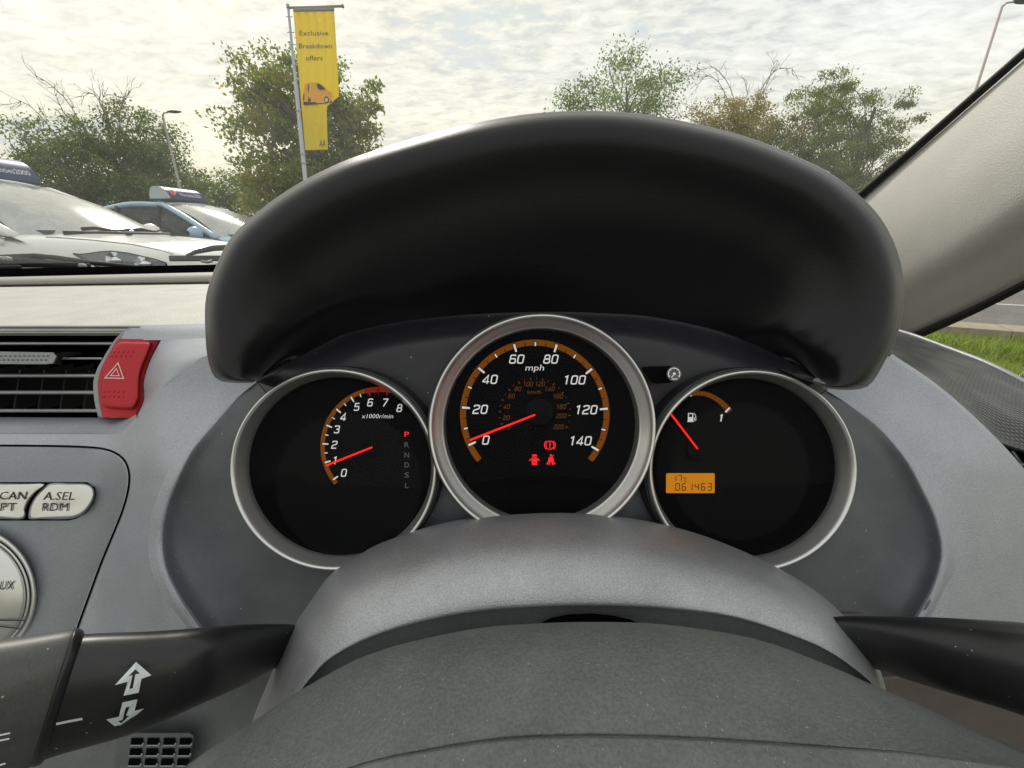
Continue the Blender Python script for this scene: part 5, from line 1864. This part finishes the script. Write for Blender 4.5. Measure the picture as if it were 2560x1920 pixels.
# fuel gauge
fu = thing('fuel_gauge', 'right fuel gauge in a silver ring with amber odometer display', 'gauge', U(1886, 1430, 0.265))
ring(fu, 1884, 1178, 262, 254, 0.2575, 0.45)
face(fu, 1870, 1171, 239, 227, (1850, 1178, 172, 1))
lens(fu, 1871, 1171, 230, 218)
oa = spline([rz8(*p) for p in ((400, 312), (440, 300), (500, 291), (560, 299), (620, 325), (680, 365), (742, 428))], 40)
ia = spline([rz8(*p) for p in ((405, 335), (440, 327), (500, 322), (550, 330), (600, 352), (650, 390), (708, 455))], 40)
V = [tuple(p) for p in oa] + [tuple(p) for p in ia]
flat_px('scale_band', V, [(i, i + 1, 41 + i, 40 + i) for i in range(39)], FD - 0.0002, M['band'], fu)
for i in range(1, 12):
    k = 6 + i * 2.7
    a, b = oa[int(k)], ia[int(k)]
    V, F = ribbon2d([a * 0.7 + b * 0.3, b + (b - a) * 0.05], 1.5)
    flat_px('tick', V, F, FD - 0.0003, M['dial'], fu)
for p0, p1, w in (((724, 412), (692, 446), 4.6), ((440, 312), (436, 330), 3.2)):
    V, F = ribbon2d([rz8(*p0), rz8(*p1)], w + 4)
    flat_px('tick_border', V, F, FD - 0.0003, M['dial'], fu)  # black border, a little wider than its tick
    V, F = ribbon2d([rz8(*p0), rz8(*p1)], w)
    flat_px('tick', V, F, FD - 0.0004, M['num'], fu)
numeral(fu, '1', *rz8(660, 489), 17, M['num'], 0.2)
icon(fu, 'pump_symbol', [ribbon2d([(418, 490), (418, 456), (450, 456), (450, 490)], 7), fan2d([(414, 482), (454, 482), (454, 512), (414, 512)]), fan2d([(409, 511), (459, 511), (459, 518), (409, 518)]),
                         ribbon2d([(456, 484), (462, 488), (463, 504), (470, 508), (474, 502), (472, 476), (466, 462), (458, 452)], 4.5)], M['num'], rz8)
hub(fu, *rz8(478, 730), 26)
needle(fu, *rz8(487, 718), *rz8(287, 457), 4.0, 4.6)
dsp = slab_px('odometer_display', [rz8(*p) for p in ((258, 898), (606, 898), (612, 904), (612, 1040), (606, 1045), (256, 1045), (252, 1040), (253, 904))], FD - 0.0004, 0.0003, M['lcd'], fu)


def seg7(s, x, y, w, h, th, gap):
    parts = []
    for ch in s:
        if ch == ' ':
            x += gap
            continue
        P = {'a': [(0.08, 1), (0.92, 1)], 'b': [(1, 0.94), (1, 0.54)], 'c': [(1, 0.46), (1, 0.06)], 'd': [(0.08, 0), (0.92, 0)], 'e': [(0, 0.06), (0, 0.46)], 'f': [(0, 0.54), (0, 0.94)], 'g': [(0.10, 0.5), (0.90, 0.5)]}
        for k in SEG7[ch]:
            q = [(x + a * w + (b - 0.5) * h * 0.06, y - b * h) for a, b in P[k]]
            parts.append(ribbon2d(q, th))
        x += gap
    return merge(parts)


V, F = merge([seg7('17', 302, 957, 24, 44, 6, 40), seg7('C', 392, 958, 16, 24, 5, 30), arc2d(383, 930, 5, 2.5, 0, 360, 10)])
flat_px('display_digits', [rz8(*p) for p in V], F, FD - 0.0006, M['lcdtext'], dsp)
V, F = seg7('061463', 324, 1024, 27, 50, 6.5, 47.5)
flat_px('display_digits', [rz8(*p) for p in V], F, FD - 0.0006, M['lcdtext'], dsp)

# trip reset knob in its recess
kn = thing('reset_knob', 'tiny round trip button with white dial symbol between two gauges', 'button', U(*rz8(312, 162), 0.27))
rec = [rz8(*p) for p in ((70, 120), (110, 108), (200, 106), (300, 104), (330, 120), (330, 200), (300, 222), (240, 232), (160, 232), (120, 190))]
RC = spline(rec, 40, closed=True)
slab_px('recess', [tuple(p) for p in RC], 0.2655, 0.003, M['dial'], kn)
kc = rz8(312, 162)
rows = []
for r, d in ((19.0, 0.2665), (18.8, 0.2605), (17.6, 0.2597), (16.5, 0.2600), (15.8, 0.2604), (1, 0.2604)):
    rows.append([U(kc[0] + r * math.cos(a), kc[1] + r * math.sin(a), d) for a in np.linspace(0, 2 * math.pi, 48, endpoint=False)])
grid_obj('knob', rows, M['fascia_lower'], kn, closed=True)
kb = lambda x, y: (kc[0] + (x - 312) * 0.3375, kc[1] + (y - 162) * 0.3375)


def kmark(nm, V, F):
    mesh_obj(nm, [U(*kb(*p), 0.2601) for p in V], F, M['num'], kn, False)


kmark('symbol', *arc2d(312, 162, 46, 40, -215, 35, 40))
kmark('symbol', *fan2d(circle2d(314, 161, 10, 10, 16)))
kmark('symbol', *ribbon2d([(312, 164), (292, 190)], 6))
kmark('rim_mark', *arc2d(312, 162, 53, 50.5, 0, 360, 40))
for i in range(5):
    kmark('symbol', *ribbon2d([(298 + i * 9, 195), (297 + i * 9, 206)], 4.5))
for i in range(7):
    kmark('symbol', *tick2d(312, 162, 40, 32, -205 + i * 38.3, 3.5))

# ------------------------------------------------------------------ steering column cover
colm = thing('steering_column_cover', 'domed grey plastic steering column cover below the gauges', 'column cover', U(1400, 1800, 0.22))
OUT = [(622, 1860), (634, 1795), (663, 1722), (720, 1592), (775, 1505), (825, 1437), (890, 1393), (956, 1356), (1110, 1307), (1273, 1287), (1436, 1283), (1598, 1299), (1761, 1340), (1924, 1409), (2046, 1482), (2127, 1559), (2184, 1641), (2213, 1718), (2225, 1790)]
NEAR = [(700, 1900), (720, 1790), (752, 1730), (788, 1685), (825, 1649), (907, 1604), (1029, 1563), (1192, 1531), (1354, 1519), (1517, 1517), (1680, 1525), (1843, 1547), (2005, 1600), (2080, 1635), (2135, 1672), (2175, 1705), (2195, 1735), (2205, 1765), (2212, 1800)]
OUTs, NEs = spline(OUT, 120), spline(NEAR, 120)
rows = []
for a, d, sh in ((0.03, 0.300, 0.0), (0.015, 0.275, 0.0), (0.0, 0.2600, 0), (0.03, 0.2500, 0), (0.09, 0.2400, 0), (0.20, 0.2275, 0), (0.38, 0.2135, 0), (0.60, 0.2035, 0), (0.80, 0.1975, 0), (0.93, 0.1950, 0), (0.985, 0.1946, 0), (1.0, 0.1958, 0)):
    r = np.zeros((120, 3))
    r[:, :2] = OUTs * (1 - a) + NEs * a
    if d > 0.262:
        r[:, :2] = np.array([1400, 1750]) + (OUTs - np.array([1400, 1750])) * (0.985 if d < 0.28 else 0.94)
    r[:, 2] = d
    rows.append(r)
# front wall of the cover dropping behind the wheel boss
f1 = np.zeros((120, 3))
f1[:, :2] = NEs + np.array([0, 8])
f1[:, 2] = 0.1990
f2 = np.zeros((120, 3))
f2[:, :2] = NEs + np.array([0, 120])
f2[:, 2] = 0.2010
grid_obj('cover_top', [[U(*p) for p in r] for r in refine_rows(rows, 3)], M['shroud'], colm)
grid_obj('cover_front', [[U(*p) for p in r] for r in (rows[-1][3:117], f1[3:117], f2[3:117])], M['shroud'], colm)
flat_px('key_gap', *fan2d([(1345, 1562), (1375, 1545), (1420, 1536), (1480, 1534), (1530, 1538), (1575, 1548), (1605, 1562)]), 0.1975, M['void'], colm)

# ------------------------------------------------------------------ steering wheel boss
wh = thing('steering_wheel', 'dusty dark grey steering wheel centre pad in the foreground', 'steering wheel', U(1400, 1900, 0.15))
AO = [(300, 2030), (500, 1889), (622, 1811), (744, 1730), (866, 1661), (940, 1630), (1029, 1604), (1192, 1571), (1354, 1558), (1517, 1555), (1680, 1563), (1883, 1596), (2046, 1653), (2209, 1724), (2380, 1798), (2560, 1879), (2760, 1975)]
ACR = [(620, 2050), (760, 1965), (890, 1917), (980, 1893), (1070, 1877), (1150, 1863), (1232, 1852), (1310, 1845), (1395, 1842), (1500, 1841), (1639, 1844), (1760, 1849), (1883, 1856), (2000, 1863), (2150, 1873), (2300, 1885), (2600, 1925)]
AOs, ACs = spline(AO, 110), spline(ACR, 110)
ABm = spline([(620, 2300), (1000, 2200), (1400, 2150), (2000, 2150), (2600, 2250)], 110)
rows = []
for base_a, base_b, a, d in ((AOs, ACs, 0.03, 0.200), (AOs, ACs, 0.01, 0.180), (AOs, ACs, 0.0, 0.1720), (AOs, ACs, 0.03, 0.1660), (AOs, ACs, 0.10, 0.1590), (AOs, ACs, 0.25, 0.1500), (AOs, ACs, 0.5, 0.1400), (AOs, ACs, 0.8, 0.1310), (AOs, ACs, 0.965, 0.1268),
                             (AOs, ACs, 0.985, 0.1268), (AOs, ACs, 1.0, 0.1262), (ACs, ABm, 0.012, 0.1248), (ACs, ABm, 0.04, 0.1238), (ACs, ABm, 0.25, 0.1190), (ACs, ABm, 1.0, 0.108)):
    r = np.zeros((110, 3))
    r[:, :2] = base_a * (1 - a) + base_b * a
    r[:, 2] = d
    rows.append(r)
grid_obj('centre_pad', [[U(*p) for p in r] for r in refine_rows(rows, 3)], M['airbag'], wh)

# ------------------------------------------------------------------ stalks
def stalk_rows(secs, n=36, k=6):
    R = []
    for (tx, ty), (bx_, by_), d, th in secs:
        A, B = U(tx, ty, d), U(bx_, by_, d - 0.004)
        c = (A + B) / 2
        h = (A - B) / 2
        v = (c - Vector((0, 0, CAMH))).normalized()
        R.append(np.array([tuple(c + h * math.cos(a) * (1 - 0.04 * math.sin(a) ** 2) - v * th * math.sin(a)) for a in np.linspace(0, 2 * math.pi, n, endpoint=False)]))
    return refine_rows(R, k)


ind = thing('indicator_stalk', 'black indicator stalk with two white arrows, left of the column', 'stalk', U(400, 1720, 0.2))
arm = grid_obj('arm', stalk_rows([((830, 1580), (815, 1640), 0.285, 0.008), ((740, 1562), (715, 1660), 0.256, 0.010), ((640, 1560), (605, 1715), 0.224, 0.013), ((540, 1566), (503, 1760), 0.203, 0.016), ((400, 1577), (345, 1830), 0.190, 0.018), ((260, 1582), (160, 1884), 0.180, 0.020), ((200, 1586), (95, 1905), 0.176, 0.020)]), M['stalk'], ind, closed=True)
grid_obj('collar', stalk_rows([((212, 1584), (112, 1900), 0.177, 0.0195), ((206, 1574), (100, 1912), 0.1765, 0.0215), ((188, 1570), (82, 1918), 0.175, 0.022), ((178, 1578), (74, 1912), 0.1745, 0.020)]), M['stalk'], ind, closed=True)
M['stalkgrey'] = plastic('stalk_tip_grey', (0.060, 0.060, 0.056), 0.42, 1500, 0.12, 0.0002, dust=0.08, dscale=300)
grid_obj('switch_tip', stalk_rows([((186, 1582), (80, 1910), 0.175, 0.0195), ((178, 1573), (60, 1925), 0.174, 0.0215), ((0, 1598), (-130, 1990), 0.162, 0.024), ((-220, 1620), (-380, 2070), 0.150, 0.026)]), M['stalkgrey'], ind, closed=True)


def stalk_depth(px, py):
    """front surface of the arm near the marks"""
    t = (px - 200) / 500.0
    top = 1586 + (1559 - 1586) * t
    bot = 1890 + (1690 - 1890) * (px - 140) / 530.0
    c = (top + bot) / 2
    h = (bot - top) / 2
    q = max(-0.98, min(0.98, (py - c) / h))
    d = 0.176 + 0.042 * (px - 150) / 560.0
    th = 0.021 - 0.009 * (px - 150) / 560.0
    return d - 0.002 - th * math.sqrt(1 - q * q) - 0.0012


z5 = lambda zx, zy: (zx * 0.3617, 1500 + zy * 0.3617)


def stalk_mark(nm, V, F):
    mesh_obj(nm, [U(*z5(*p), stalk_depth(*z5(*p))) for p in V], F, M['mark'], arm, False)


up_o = [(940, 428), (1046, 520), (978, 545), (958, 640), (854, 662), (882, 565), (795, 588)]
up_i = [(936, 478), (966, 508), (936, 514), (918, 610), (893, 616), (916, 520), (886, 528)]
dn_o = [(846, 708), (950, 686), (930, 766), (996, 750), (824, 898), (734, 826), (822, 806)]
dn_i = [(870, 742), (896, 736), (872, 800), (892, 800), (838, 852), (816, 836), (846, 830)]
for oo, ii in ((up_o, up_i), (dn_o, dn_i)):
    n = len(oo)
    stalk_mark('arrow_mark', oo + ii, [(i, (i + 1) % n, n + (i + 1) % n, n + i) for i in range(n)])
stalk_mark('index_mark', *ribbon2d([(388, 858), (480, 838), (570, 822)], 16))
for zy, w in ((930, 70), (968, 65), (1140, 38)):
    V, F = ribbon2d([(-40, zy + 12), (w, zy - 10)], 11)
    mesh_obj('index_mark', [U(*z5(*p), 0.1385 + (p[1] - 930) * 0.000012) for p in V], F, M['mark'], arm, False)

wip = thing('wiper_stalk', 'plain black wiper stalk right of the column', 'stalk', U(2350, 1640, 0.2))
grid_obj('arm', stalk_rows([((2040, 1548), (2100, 1640), 0.232, 0.010), ((2115, 1540), (2195, 1675), 0.224, 0.012), ((2300, 1542), (2340, 1722), 0.205, 0.016), ((2450, 1549), (2460, 1758), 0.192, 0.019), ((2570, 1558), (2570, 1794), 0.182, 0.021), ((2760, 1585), (2760, 1870), 0.168, 0.024)]), M['stalk'], wip, closed=True)
